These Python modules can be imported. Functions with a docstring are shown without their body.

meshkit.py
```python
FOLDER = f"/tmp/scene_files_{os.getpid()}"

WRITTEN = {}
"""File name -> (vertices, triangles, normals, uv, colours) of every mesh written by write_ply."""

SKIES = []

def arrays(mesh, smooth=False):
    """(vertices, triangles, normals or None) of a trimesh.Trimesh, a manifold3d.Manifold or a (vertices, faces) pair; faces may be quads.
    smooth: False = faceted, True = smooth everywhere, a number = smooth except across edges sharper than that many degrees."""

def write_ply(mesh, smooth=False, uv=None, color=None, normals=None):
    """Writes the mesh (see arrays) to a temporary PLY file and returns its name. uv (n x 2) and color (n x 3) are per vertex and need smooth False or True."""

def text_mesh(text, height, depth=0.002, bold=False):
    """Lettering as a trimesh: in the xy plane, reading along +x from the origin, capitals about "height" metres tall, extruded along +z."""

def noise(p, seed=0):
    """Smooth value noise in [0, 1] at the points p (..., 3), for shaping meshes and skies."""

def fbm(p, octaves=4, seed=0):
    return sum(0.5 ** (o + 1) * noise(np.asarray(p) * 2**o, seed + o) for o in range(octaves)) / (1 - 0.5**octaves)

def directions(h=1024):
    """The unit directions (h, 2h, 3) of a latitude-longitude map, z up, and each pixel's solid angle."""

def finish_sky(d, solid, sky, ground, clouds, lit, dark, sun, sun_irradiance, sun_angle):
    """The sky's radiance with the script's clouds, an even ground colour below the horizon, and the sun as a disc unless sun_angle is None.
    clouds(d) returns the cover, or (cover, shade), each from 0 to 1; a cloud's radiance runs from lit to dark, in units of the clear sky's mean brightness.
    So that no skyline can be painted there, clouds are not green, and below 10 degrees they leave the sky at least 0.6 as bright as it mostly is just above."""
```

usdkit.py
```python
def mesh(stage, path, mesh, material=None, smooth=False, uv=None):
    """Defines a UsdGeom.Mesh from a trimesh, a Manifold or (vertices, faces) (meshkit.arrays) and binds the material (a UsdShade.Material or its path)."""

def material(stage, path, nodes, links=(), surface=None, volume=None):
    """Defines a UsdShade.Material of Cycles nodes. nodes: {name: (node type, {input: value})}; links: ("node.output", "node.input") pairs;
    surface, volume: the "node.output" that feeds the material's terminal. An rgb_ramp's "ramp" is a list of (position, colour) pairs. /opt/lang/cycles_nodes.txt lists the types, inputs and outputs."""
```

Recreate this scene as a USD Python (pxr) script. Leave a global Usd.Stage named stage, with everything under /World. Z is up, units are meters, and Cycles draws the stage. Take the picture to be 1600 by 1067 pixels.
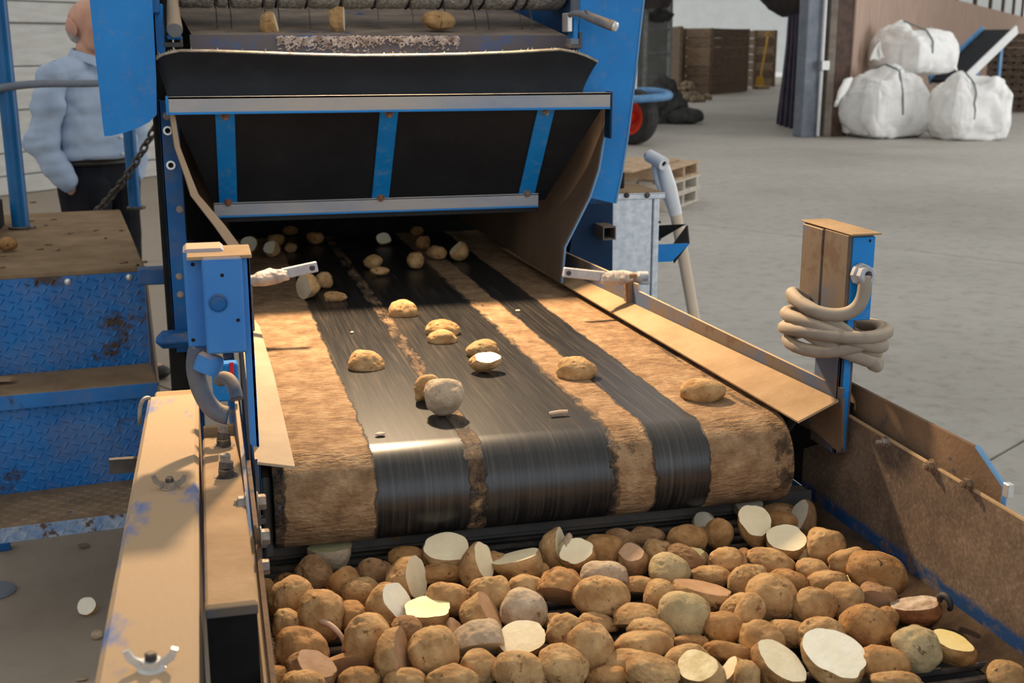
import math, random
import numpy as np, trimesh, shapely, usdkit, meshkit
from shapely.geometry import Polygon, LineString, Point, box as sbox
from pxr import Usd, UsdGeom, UsdLux, UsdShade, Sdf, Gf
import manifold3d as m3

stage = Usd.Stage.CreateInMemory()
UsdGeom.SetStageUpAxis(stage, UsdGeom.Tokens.z)
UsdGeom.SetStageMetersPerUnit(stage, 1.0)
UsdGeom.Xform.Define(stage, '/World')
V = lambda *a: np.array(a, float)

# ------------------------------------------------------------------ camera (world +y runs along the belt, away from the camera)
FPX, HORIZON, CAM_H = 1900.0, 70.0, 1.53
PITCH = math.atan((533.5 - HORIZON) / FPX)
YAW = math.atan(499 / FPX * math.cos(PITCH))
FW = V(math.sin(YAW) * math.cos(PITCH), math.cos(YAW) * math.cos(PITCH), -math.sin(PITCH))
RT = V(math.cos(YAW), -math.sin(YAW), 0)
UP = np.cross(RT, FW)
EYE = V(0, 0, CAM_H)
cam = UsdGeom.Camera.Define(stage, '/World/camera')
cam.AddTransformOp().Set(Gf.Matrix4d(*RT, 0, *UP, 0, *(-FW), 0, *EYE, 1))
cam.CreateHorizontalApertureAttr(36.0)
cam.CreateVerticalApertureAttr(36.0 * 1067 / 1600)
cam.CreateFocalLengthAttr(36.0 * FPX / 1600)
cam.CreateClippingRangeAttr(Gf.Vec2f(0.05, 500))
cam.CreateFStopAttr(9.0)
cam.CreateFocusDistanceAttr(2.05)
cam.CreateExposureAttr(0.0)

# ------------------------------------------------------------------ light: pale hall daylight, a bay door on the right, one behind, a warm lamp over the belt
dome = UsdLux.DomeLight.Define(stage, '/World/hall_daylight')
dome.CreateIntensityAttr(0.22)
dome.CreateColorAttr(Gf.Vec3f(1.0, 0.98, 0.94))


def rect_light(name, at, look, w, h, inten, col):
    l = UsdLux.RectLight.Define(stage, '/World/' + name)
    l.CreateWidthAttr(w); l.CreateHeightAttr(h); l.CreateIntensityAttr(inten); l.CreateColorAttr(Gf.Vec3f(*col))
    z = V(*at) - V(*look); z /= np.linalg.norm(z)
    x = np.cross([0, 0, 1], z); x /= np.linalg.norm(x); y = np.cross(z, x)
    l.AddTransformOp().Set(Gf.Matrix4d(*x, 0, *y, 0, *z, 0, *map(float, at), 1))
    return l


rect_light('bay_door_daylight', (22, 9, 3.0), (11, 14, 1.0), 8, 5, 7.6, (0.95, 0.98, 1.0))
rect_light('rear_door_daylight', (2, -9, 3.9), (0.5, 2, 0.9), 13, 7, 1.15, (0.68, 0.84, 1.0))
LAMP = (0.40, 3.0, 1.99)
lamp = UsdLux.SphereLight.Define(stage, '/World/belt_work_lamp')
lamp.CreateRadiusAttr(0.05); lamp.CreateIntensityAttr(2400); lamp.CreateColorAttr(Gf.Vec3f(1.0, 0.73, 0.45))
_z = V(*LAMP) - V(0.52, 1.9, 0.8); _z /= np.linalg.norm(_z)
_x = np.cross([0, 0, 1], _z); _x /= np.linalg.norm(_x); _y = np.cross(_z, _x)
lamp.AddTransformOp().Set(Gf.Matrix4d(*_x, 0, *_y, 0, *_z, 0, *LAMP, 1))
_s = UsdLux.ShapingAPI.Apply(lamp.GetPrim()); _s.CreateShapingConeAngleAttr(58.0); _s.CreateShapingConeSoftnessAttr(0.5)


def at(px, py, axis, val):
    """The point of the photograph's pixel (px, py) on the plane axis = val."""
    r = FW + RT * (px - 800) / FPX - UP * (py - 533.5) / FPX
    i = 'xyz'.index(axis)
    return EYE + r * ((val - EYE[i]) / r[i])


# ------------------------------------------------------------------ mesh helpers
def cat(*ms):
    ms = [m for m in ms if m is not None]
    return trimesh.util.concatenate(ms) if len(ms) > 1 else ms[0]


def hull(p):
    return trimesh.convex.convex_hull(np.asarray(p, float))


def box(x0, x1, y0, y1, z0, z1, b=0.003):
    x0, x1 = sorted((x0, x1)); y0, y1 = sorted((y0, y1)); z0, z1 = sorted((z0, z1))
    b = min(b, .45 * (x1 - x0), .45 * (y1 - y0), .45 * (z1 - z0))
    if b <= 0:
        return trimesh.creation.box(bounds=[(x0, y0, z0), (x1, y1, z1)])
    p = []
    for sx in (0, 1):
        for sy in (0, 1):
            for sz in (0, 1):
                c = V((x0, x1)[sx], (y0, y1)[sy], (z0, z1)[sz]); d = V(1 - 2 * sx, 1 - 2 * sy, 1 - 2 * sz) * b
                for k in range(3):
                    e = d.copy(); e[k] = 0; p.append(c + e)
    return hull(p)


def rotz(m, deg, about=(0, 0, 0)):
    m = m.copy(); m.apply_transform(trimesh.transformations.rotation_matrix(math.radians(deg), [0, 0, 1], about)); return m


def rot(m, deg, axis, about=(0, 0, 0)):
    m = m.copy(); m.apply_transform(trimesh.transformations.rotation_matrix(math.radians(deg), axis, about)); return m


def mv(m, *t):
    m = m.copy(); m.apply_translation(t); return m


def frame(d):
    d = V(*d); d /= np.linalg.norm(d)
    a = np.cross(d, [0, 0, 1.0] if abs(d[2]) < .9 else [1.0, 0, 0]); a /= np.linalg.norm(a)
    return d, a, np.cross(d, a)


def beam(p, q, w, h, b=0.003, upv=(0, 0, 1)):
    """A box from p to q, w wide (sideways), h high."""
    p, q = V(*p), V(*q); d = q - p; L = np.linalg.norm(d); d /= L
    s = np.cross(d, upv); s /= np.linalg.norm(s); u = np.cross(s, d)
    m = box(0, L, -w / 2, w / 2, -h / 2, h / 2, b)
    T = np.eye(4); T[:3, 0], T[:3, 1], T[:3, 2], T[:3, 3] = d, -s, u, p
    m.apply_transform(T)
    return m


def tube(pts, r, n=12, caps=True, closed=False):
    p = np.asarray(pts, float); r = np.broadcast_to(r, (len(p),))
    t = np.gradient(p, axis=0) if not closed else np.roll(p, -1, 0) - np.roll(p, 1, 0)
    t /= np.linalg.norm(t, axis=1, keepdims=True) + 1e-12
    a = frame(t[0])[1]; A = []
    for k in range(len(p)):
        a = a - t[k] * (a @ t[k]); a /= np.linalg.norm(a); A.append(a)
    A = np.array(A); B = np.cross(t, A)
    an = np.arange(n) * 2 * np.pi / n
    v = p[:, None] + r[:, None, None] * (np.cos(an)[None, :, None] * A[:, None] + np.sin(an)[None, :, None] * B[:, None])
    v = v.reshape(-1, 3); f = []; m = len(p)
    for i in range(m if closed else m - 1):
        for j in range(n):
            a0, a1 = i * n + j, i * n + (j + 1) % n; b0, b1 = ((i + 1) % m) * n + j, ((i + 1) % m) * n + (j + 1) % n
            f += [(a0, a1, b1), (a0, b1, b0)]
    if caps and not closed:
        k = len(v); v = np.vstack([v, p[0], p[-1]])
        for j in range(n):
            f += [(k, (j + 1) % n, j), (k + 1, (m - 1) * n + j, (m - 1) * n + (j + 1) % n)]
    return trimesh.Trimesh(v, f, process=False)


def smooth_path(pts, n=40):
    from scipy.interpolate import CubicSpline
    p = np.asarray(pts, float); s = np.r_[0, np.cumsum(np.linalg.norm(np.diff(p, axis=0), axis=1))]
    return CubicSpline(s, p)(np.linspace(0, s[-1], n))


def lathe(prof, o=(0, 0, 0), axis=(0, 0, 1), n=24):
    """prof: (radius, height) pairs, closed onto the axis by r = 0 ends."""
    d, a, b = frame(axis); prof = np.asarray(prof, float)
    an = np.arange(n) * 2 * np.pi / n
    ring = np.cos(an)[:, None] * a + np.sin(an)[:, None] * b
    v = (V(*o) + prof[:, None, 1:2] * d + prof[:, None, 0:1] * ring[None]).reshape(-1, 3); f = []
    for i in range(len(prof) - 1):
        for j in range(n):
            a0, a1, b0, b1 = i * n + j, i * n + (j + 1) % n, (i + 1) * n + j, (i + 1) * n + (j + 1) % n
            f += [(a0, a1, b1), (a0, b1, b0)]
    m = trimesh.Trimesh(v, f, process=True); m.update_faces(m.nondegenerate_faces()); m.fix_normals()
    return m


def cyl(p, q, r, n=20, b=0.0015):
    p, q = V(*p), V(*q); L = np.linalg.norm(q - p); b = min(b, r * .4, L * .4)
    return lathe([(0, 0), (r - b, 0), (r, b), (r, L - b), (r - b, L), (0, L)], p, q - p, n)


def extr(poly, axis, a0, a1):
    """Extrudes a shapely polygon: axis x takes (y, z), y takes (x, z), z takes (x, y)."""
    out = []
    for g in getattr(poly, 'geoms', [poly]):
        m = trimesh.creation.extrude_polygon(g, a1 - a0, engine='earcut')
        v = m.vertices.copy(); c = v[:, 2] + a0
        n = {'x': np.c_[c, v[:, 0], v[:, 1]], 'y': np.c_[v[:, 0], c, v[:, 1]], 'z': np.c_[v[:, 0], v[:, 1], c]}[axis]
        f = m.faces[:, ::-1] if axis == 'y' else m.faces
        out.append(trimesh.Trimesh(n, f, process=False))
    return cat(*out)


def bent(prof, th, axis, a0, a1):
    """A folded sheet: the polyline prof thickened to th and extruded."""
    return extr(LineString(prof).buffer(th / 2, cap_style='flat', join_style='mitre'), axis, a0, a1)


def slab(pts, th, toward=None):
    """A flat plate with the 3D outline pts, th thick (away from the point toward, if given)."""
    p = np.asarray(pts, float); c = p.mean(0)
    u, s, vt = np.linalg.svd(p - c); n = vt[2]
    e1, e2 = vt[0], np.cross(n, vt[0])
    if toward is not None and (V(*toward) - c) @ n > 0:
        n = -n; e2 = np.cross(n, e1)
    q = Polygon(np.c_[(p - c) @ e1, (p - c) @ e2])
    m = trimesh.creation.extrude_polygon(q, th, engine='earcut'); v = m.vertices
    return trimesh.Trimesh(c + v[:, :1] * e1 + v[:, 1:2] * e2 + v[:, 2:] * n, m.faces, process=False)


def hexbolt(p, d, r=0.008, h=0.006, washer=True, stud=0.0):
    d = V(*d) / np.linalg.norm(d); p = V(*p); o = []
    if washer:
        o.append(cyl(p, p + d * .0018, r * 1.35, 20, .0004)); p = p + d * .0018
    o.append(lathe([(0, 0), (r, 0), (r, h * .85), (r * .88, h), (0, h)], p, d, 6))
    if stud:
        o.append(cyl(p + d * h, p + d * (h + stud), r * .55, 14, .001))
    return cat(*o)


def noisy(m, amp, scale, seed=0):
    m = m.copy(); n = m.vertex_normals
    m.vertices = m.vertices + n * (meshkit.fbm(m.vertices * scale + 31.7, 3, seed) - .5)[:, None] * 2 * amp
    return m


def grid(fn, nu, nv, th=None):
    """A sheet fn(u, v) -> point for u, v in [0, 1]; with th it is a closed sheet of that thickness."""
    u, v = np.meshgrid(np.linspace(0, 1, nu), np.linspace(0, 1, nv), indexing='ij')
    p = np.stack([np.broadcast_to(x, u.shape) for x in fn(u, v)], -1).reshape(-1, 3); f = []
    for i in range(nu - 1):
        for j in range(nv - 1):
            a, b, c, d = i * nv + j, (i + 1) * nv + j, (i + 1) * nv + j + 1, i * nv + j + 1
            f += [(a, b, c), (a, c, d)]
    m = trimesh.Trimesh(p, f, process=False)
    if th is None:
        return m
    q = p - m.vertex_normals * th; k = len(p); F = np.array(f)
    edge = [i * nv for i in range(nu)] + [(nu - 1) * nv + j for j in range(1, nv)] + [i * nv + nv - 1 for i in range(nu - 2, -1, -1)] + [j for j in range(nv - 2, 0, -1)]
    side = []
    for a, b in zip(edge, edge[1:] + edge[:1]):
        side += [(a, b + k, b), (a, a + k, b + k)]
    return trimesh.Trimesh(np.vstack([p, q]), np.vstack([F, F[:, ::-1] + k, side]), process=False)


# ------------------------------------------------------------------ prims
COUNT = {}


def free(parent, name):
    k = COUNT.get((parent, name), 0); COUNT[(parent, name)] = k + 1
    return f'{parent}/{name}' + (f'_{k:03d}' if k else '')


def tag(prim, label=None, cat_=None, group=None, kind=None):
    for key, v in (('label', label), ('category', cat_), ('group', group), ('kind', kind)):
        if v:
            prim.SetCustomDataByKey(key, v)
    return prim


class Thing:
    def __init__(s, name, label=None, cat_=None, loc=(0, 0, 0), group=None, kind=None):
        s.path = free('/World', name); s.loc = V(*loc)
        x = UsdGeom.Xform.Define(stage, s.path); x.AddTranslateOp().Set(Gf.Vec3d(*map(float, loc)))
        s.prim = tag(x.GetPrim(), label, cat_, group, kind)

    def part(s, name, mesh, mat, label=None, under=None, smooth=30, kind=None):
        path = free(under or s.path, name); m = mesh.copy(); m.apply_translation(-s.loc)
        p = usdkit.mesh(stage, path, m, MAT[mat], smooth)
        tag(p.GetPrim(), label, kind=kind)
        return path


def struct(name, mesh, mat, label, cat_, smooth=30):
    p = usdkit.mesh(stage, free('/World', name), mesh, MAT[mat], smooth)
    return tag(p.GetPrim(), label, cat_, kind='structure')


# ------------------------------------------------------------------ materials
UsdGeom.Scope.Define(stage, '/World/Looks')
MAT = {}


def mat(name, ramp, scale=12, detail=5, stretch=(1, 1, 1), rough=.6, metal=0.0, bump=0.0, bscale=None, spec=.35, dust=None, dustamt=.8, dustscale=14, sides=0.0, rust=None, rustamt=.55, rustscale=9, sss=0):
    """Noise-ramped paint, optionally under dust that lies on what faces up (and, by sides, clings to the rest) and with rust blotches."""
    n = {'g': ('geometry', {}), 'm': ('mapping', {'scale': stretch}), 'n': ('noise_texture', {'scale': scale, 'detail': detail, 'roughness': .6}),
         'r': ('rgb_ramp', {'ramp': ramp}), 'p': ('principled_bsdf', {'roughness': rough, 'metallic': metal, 'specular_ior_level': spec})}
    L = [('g.position', 'm.vector'), ('m.vector', 'n.vector'), ('n.fac', 'r.fac')]
    col = 'r.color'
    if rust:
        n['rn'] = ('noise_texture', {'scale': rustscale, 'detail': 6, 'roughness': .7})
        n['rm'] = ('map_range', {'from_min': rustamt, 'from_max': rustamt + .06, 'clamp': True})
        n['rx'] = ('mix', {'color2': rust})
        L += [('g.position', 'rn.vector'), ('rn.fac', 'rm.value'), ('rm.result', 'rx.fac'), (col, 'rx.color1')]; col = 'rx.color'
    if dust:
        n['gn'] = ('separate_xyz', {}); n['gz'] = ('map_range', {'from_min': .35, 'from_max': .85, 'to_min': sides, 'to_max': 1.0, 'clamp': True})
        n['dn'] = ('noise_texture', {'scale': dustscale, 'detail': 6, 'roughness': .65})
        n['dr'] = ('map_range', {'from_min': .62 - dustamt * .4, 'from_max': .78 - dustamt * .4, 'clamp': True})
        n['dm'] = ('math', {'math_type': 'multiply'}); n['dx'] = ('mix', {'color2': dust})
        n['pr'] = ('map_range', {'to_min': rough, 'to_max': .95})
        L += [('g.normal', 'gn.vector'), ('gn.z', 'gz.value'), ('g.position', 'dn.vector'), ('dn.fac', 'dr.value'), ('gz.result', 'dm.value1'), ('dr.result', 'dm.value2'),
              ('dm.value', 'dx.fac'), (col, 'dx.color1'), ('dm.value', 'pr.value'), ('pr.result', 'p.roughness')]; col = 'dx.color'
    if bump:
        n['bn'] = ('noise_texture', {'scale': bscale or scale * 4, 'detail': 5, 'roughness': .6}); n['b'] = ('bump', {'strength': min(1, bump), 'distance': .004})
        L += [('m.vector', 'bn.vector'), ('bn.fac', 'b.height'), ('b.normal', 'p.normal')]
    L.append((col, 'p.base_color'))
    MAT[name] = usdkit.material(stage, '/World/Looks/' + name, n, L, surface='p.BSDF')


def two(a, b, lo=.35, hi=.65):
    return [(lo, a), (hi, b)]


DUST = (.43, .30, .185)
mat('blue_paint', two((.002, .16, .47), (.004, .20, .56)), 6, rough=.42, spec=.3, dust=(.2, .22, .25), dustamt=.2, sides=.25, dustscale=40)
mat('blue_dark_paint', two((.004, .07, .22), (.006, .10, .30)), 8, rough=.5, spec=.25, dust=(.16, .13, .1), dustamt=.35, sides=.3)
mat('navy_paint', two((.003, .022, .062), (.005, .034, .09)), 8, rough=.55, spec=.2)
mat('blue_dusty', two((.01, .15, .47), (.03, .19, .50)), 10, rough=.5, dust=DUST, dustamt=.95, sides=.03, rust=(.10, .05, .03), rustamt=.70)
mat('blue_grimy', two((.04, .075, .15), (.095, .072, .056), .4, .56), 9, rough=.6, dust=DUST, dustamt=.95, sides=.04, rust=(.07, .042, .03), rustamt=.60)
mat('dusty_bar', two((.17, .24, .35), (.36, .34, .31)), 7, stretch=(.4, 1, 1), rough=.75, dust=(.42, .39, .35), dustamt=.8, sides=.2)
mat('tan_dust', two((.29, .19, .105), (.39, .265, .155)), 9, rough=.95, spec=.1, bump=.3, bscale=120, rust=(.34, .21, .12), rustamt=.66)
mat('pale_dust', two((.35, .265, .18), (.42, .325, .225)), 7, rough=.95, spec=.1, bump=.2, bscale=150)
mat('worn_beam', two((.10, .17, .36), (.41, .285, .17), .38, .47), 6, detail=7, stretch=(1.6, .55, 1), rough=.8, spec=.2, bump=.15, bscale=90)
mat('brown_plate', two((.10, .062, .038), (.24, .15, .092), .3, .7), 5, detail=9, rough=.85, spec=.2, bump=.35, bscale=130, rust=(.055, .06, .075), rustamt=.60, rustscale=12)
mat('soil_dark', two((.03, .02, .014), (.085, .056, .036)), 12, detail=8, rough=.95, spec=.1, bump=.5, bscale=90)
mat('chute_plate', two((.11, .075, .052), (.17, .115, .075)), 5, detail=6, rough=.6, spec=.35)
mat('rubber', two((.006, .008, .011), (.011, .014, .018)), 7, detail=7, rough=.62, spec=.22, dust=(.07, .07, .07), dustamt=.10, sides=.15, dustscale=9)
mat('rubber_edge', two((.25, .21, .16), (.42, .36, .28)), 60, rough=.95, spec=.1)
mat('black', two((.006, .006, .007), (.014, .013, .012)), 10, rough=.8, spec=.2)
mat('dark_steel', two((.03, .03, .033), (.075, .07, .065)), 14, rough=.6, metal=.3, dust=(.2, .15, .1), dustamt=.5, sides=.2)
mat('grey_bar', two((.075, .075, .078), (.12, .105, .09)), 8, stretch=(.3, 1, 1), rough=.6, spec=.4, dust=(.24, .17, .11), dustamt=.45, sides=.3)
mat('bolt_steel', two((.16, .15, .14), (.30, .27, .24)), 60, rough=.5, metal=.5, dust=DUST, dustamt=.4, sides=.4, dustscale=80)
mat('bolt_dark', two((.035, .035, .04), (.10, .08, .065)), 60, rough=.5, metal=.4, dust=DUST, dustamt=.4, sides=.1, dustscale=60)
mat('bolt_rusty', two((.16, .07, .04), (.30, .16, .10)), 60, rough=.8)
mat('bright_steel', two((.55, .55, .54), (.7, .7, .68)), 40, rough=.35, metal=.6)
mat('galvanized', two((.54, .59, .64), (.76, .80, .84)), 55, detail=3, rough=.45, metal=.15, spec=.5)
mat('conduit', two((.045, .075, .14), (.14, .14, .145), .38, .7), 15, stretch=(1, 1, .6), rough=.6, spec=.4, dust=DUST, dustamt=.6, sides=.05, dustscale=20)
mat('cable', two((.17, .147, .124), (.24, .20, .16)), 10, rough=.7, spec=.3, dust=(.46, .36, .26), dustamt=.9, sides=.2, dustscale=25)
mat('foam', two((.30, .26, .215), (.80, .71, .60), .36, .64), 110, detail=6, rough=1, spec=.05, bump=1, bscale=160)
mat('trough_grime', two((.11, .09, .072), (.30, .235, .18), .3, .7), 9, detail=8, rough=.75, spec=.3, bump=.4, bscale=60, rust=(.012, .05, .15), rustamt=.60, rustscale=7)
mat('apron_paint', two((.015, .085, .26), (.015, .13, .40)), 9, rough=.55, dust=(.15, .115, .095), dustamt=.85, sides=.9, dustscale=6)
mat('mush', two((.26, .17, .13), (.66, .53, .45), .35, .6), 45, detail=7, rough=.6, bump=.8, bscale=90)
mat('soil_step', two((.20, .135, .078), (.29, .20, .12)), 8, detail=7, rough=.95, spec=.1, bump=.5, bscale=70)
mat('tread_paint', two((.004, .12, .38), (.008, .165, .48)), 8, rough=.42, spec=.45, dust=(.26, .18, .11), dustamt=.4, sides=.2, dustscale=7, rust=(.05, .028, .02), rustamt=.565, rustscale=5)
mat('tread_dusty', two((.17, .115, .07), (.26, .18, .11)), 14, rough=.9, bump=.3, rust=(.03, .06, .12), rustamt=.63)
mat('tread_nose', two((.10, .20, .38), (.30, .36, .45)), 30, rough=.5, rust=(.09, .045, .03), rustamt=.55, rustscale=25)
mat('pipe_blue', two((.004, .09, .25), (.006, .13, .34)), 6, rough=.4, spec=.4)
mat('chain_steel', two((.06, .055, .05), (.15, .13, .11)), 50, rough=.6, metal=.5)
mat('wood_light', two((.42, .31, .19), (.58, .44, .29)), 18, stretch=(1, 1, .2), rough=.75)
mat('wood_shaft', two((.66, .52, .38), (.76, .62, .47)), 14, stretch=(1, 1, .15), rough=.6)
mat('white_metal', two((.70, .71, .72), (.80, .80, .80)), 12, rough=.45)
mat('tape', two((.26, .22, .19), (.46, .39, .33)), 45, stretch=(1, .4, .4), rough=.5, bump=.5)
mat('sensor_grey', two((.30, .31, .34), (.42, .43, .46)), 40, rough=.5, dust=(.45, .36, .26), dustamt=.45, sides=.1)
mat('red_tag', two((.5, .01, .04), (.55, .02, .05)), 8, rough=.5)
# hall
mat('siding', two((.46, .45, .42), (.56, .55, .52)), 3, stretch=(1, 1, 6), rough=.55, spec=.3)
mat('white_wall', two((.66, .70, .70), (.72, .76, .76)), 2, rough=.8)
mat('pink_board', two((.36, .25, .195), (.47, .34, .27)), 5, stretch=(3, 3, .35), detail=6, rough=.8, spec=.2)
mat('brown_post', two((.05, .028, .022), (.10, .055, .04)), 8, rough=.7)
mat('grey_wall', two((.16, .16, .15), (.22, .22, .205)), 3, rough=.8)
mat('pillar_paint', two((.13, .15, .19), (.19, .21, .25)), 6, rough=.6)
mat('door_metal', two((.17, .14, .115), (.26, .22, .18)), 5, rough=.6)
mat('curtain', two((.035, .028, .055), (.065, .052, .085)), 5, rough=.7)
mat('header_dark', two((.03, .024, .026), (.06, .048, .045)), 5, rough=.8)
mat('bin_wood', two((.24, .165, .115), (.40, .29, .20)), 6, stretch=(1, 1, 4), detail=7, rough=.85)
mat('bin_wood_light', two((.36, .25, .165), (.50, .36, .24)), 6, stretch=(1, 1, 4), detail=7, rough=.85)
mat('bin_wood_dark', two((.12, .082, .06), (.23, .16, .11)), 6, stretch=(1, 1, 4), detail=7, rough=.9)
mat('tarp', two((.03, .032, .034), (.075, .075, .07)), 9, rough=.7)
mat('clod', two((.20, .15, .10), (.36, .28, .19)), 12, rough=.95)
mat('yellow_paint', two((.62, .36, .02), (.7, .42, .04)), 8, rough=.5)
mat('ladder_steel', two((.22, .23, .24), (.36, .36, .36)), 10, rough=.5, metal=.4)
mat('tire', two((.02, .02, .021), (.045, .042, .04)), 14, rough=.85)
mat('rim_red', two((.62, .035, .012), (.70, .05, .02)), 8, rough=.45)
mat('white_panel', two((.7, .7, .7), (.76, .76, .76)), 8, rough=.5)
mat('red_print', two((.6, .02, .03), (.62, .03, .04)), 8, rough=.6)
mat('hoop_blue', two((.08, .22, .42), (.14, .30, .52)), 8, rough=.45)
mat('pallet_wood', two((.40, .27, .16), (.56, .40, .26)), 9, stretch=(1, 1, 3), rough=.85)
mat('pallet_pale', two((.50, .44, .36), (.62, .56, .47)), 9, rough=.85)
mat('pallet_dark', two((.05, .036, .026), (.12, .085, .06)), 9, rough=.9)
mat('bag', two((.80, .79, .77), (.90, .89, .87)), 6, detail=6, rough=.75, spec=.2, bump=.5, bscale=30)
mat('bag_cord', two((.13, .17, .17), (.18, .22, .22)), 20, rough=.8)
mat('soil', two((.12, .08, .05), (.24, .17, .11)), 20, rough=1)
# people
mat('shirt', two((.33, .42, .56), (.41, .50, .64)), 7, detail=5, rough=.85, spec=.15, bump=.3, bscale=9)
mat('trousers', two((.008, .009, .014), (.014, .015, .02)), 10, rough=.85, spec=.15)
mat('skin', two((.52, .27, .19), (.62, .35, .25)), 14, rough=.55)
mat('hair_grey', two((.35, .32, .30), (.5, .47, .44)), 60, rough=.8)
mat('leather', two((.015, .012, .01), (.03, .025, .02)), 20, rough=.5)
# potatoes
for _n, _a, _b, _sp in (('tan', (.32, .175, .070), (.51, .325, .150), (.16, .075, .03)), ('brown', (.27, .13, .045), (.44, .245, .098), (.11, .05, .02)),
                        ('russet', (.21, .11, .05), (.36, .21, .105), (.09, .045, .022)), ('pale', (.36, .265, .17), (.49, .38, .265), (.20, .12, .07)),
                        ('green', (.33, .25, .13), (.47, .36, .195), (.16, .10, .05)), ('rotten', (.15, .055, .02), (.33, .13, .05), (.05, .02, .01))):
    mat('skin_' + _n, two(_a, _b, .36, .64), 34, detail=8, rough=.8, spec=.2, bump=.6, bscale=170, rust=_sp, rustamt=.60, rustscale=62)
for _n, _a, _b in (('pale', (.82, .68, .42), (.88, .76, .52)), ('white', (.85, .78, .58), (.90, .84, .68)), ('yellow', (.78, .60, .22), (.84, .69, .33)), ('dry', (.36, .20, .10), (.47, .29, .17)),
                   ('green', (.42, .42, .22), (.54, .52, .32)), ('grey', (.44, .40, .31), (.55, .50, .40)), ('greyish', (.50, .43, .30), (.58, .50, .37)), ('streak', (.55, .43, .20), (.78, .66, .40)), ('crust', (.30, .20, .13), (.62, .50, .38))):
    mat('cut_' + _n, two(_a, _b), 45 if _n in ('streak', 'crust') else 28, detail=4, rough=.5, spec=.35, bump=.25 if _n != 'crust' else 1, bscale=70)
mat('sprout', two((.55, .36, .24), (.70, .52, .38)), 30, rough=.7)

# the concrete floor: grey, mottled, browner where soil was trodden in
MAT['concrete'] = usdkit.material(stage, '/World/Looks/concrete', {
    'g': ('geometry', {}), 'n1': ('noise_texture', {'scale': .35, 'detail': 6, 'roughness': .65}), 'n2': ('noise_texture', {'scale': 9, 'detail': 6, 'roughness': .7}),
    'n3': ('noise_texture', {'scale': 60, 'detail': 3}), 'r': ('rgb_ramp', {'ramp': [(.3, (.33, .31, .275)), (.5, (.42, .40, .36)), (.7, (.48, .455, .415))]}),
    'r2': ('rgb_ramp', {'ramp': [(.32, (.78, .76, .73)), (.5, (1, 1, 1)), (.7, (1.06, 1.05, 1.03))]}), 'm': ('mix', {'mix_type': 'multiply', 'fac': 1.0}),
    'd': ('map_range', {'from_min': .69, 'from_max': .74, 'clamp': True}), 'dx': ('mix', {'color2': (.17, .135, .10)}),
    's': ('separate_xyz', {}), 'sx': ('map_range', {'from_min': 1.2, 'from_max': -.2, 'to_min': 0., 'to_max': .75, 'clamp': True}), 'sm': ('mix', {'color2': (.27, .205, .145)}),
    'b': ('bump', {'strength': .25, 'distance': .003}), 'p': ('principled_bsdf', {'roughness': .6, 'specular_ior_level': .3})},
    [('g.position', 'n1.vector'), ('g.position', 'n2.vector'), ('g.position', 'n3.vector'), ('n1.fac', 'r.fac'), ('n2.fac', 'r2.fac'), ('r.color', 'm.color1'), ('r2.color', 'm.color2'),
     ('n2.fac', 'd.value'), ('d.result', 'dx.fac'), ('m.color', 'dx.color1'), ('g.position', 's.vector'), ('s.x', 'sx.value'), ('sx.result', 'sm.fac'), ('dx.color', 'sm.color1'), ('sm.color', 'p.base_color'),
     ('n3.fac', 'b.height'), ('b.normal', 'p.normal')], surface='p.BSDF')

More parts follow.
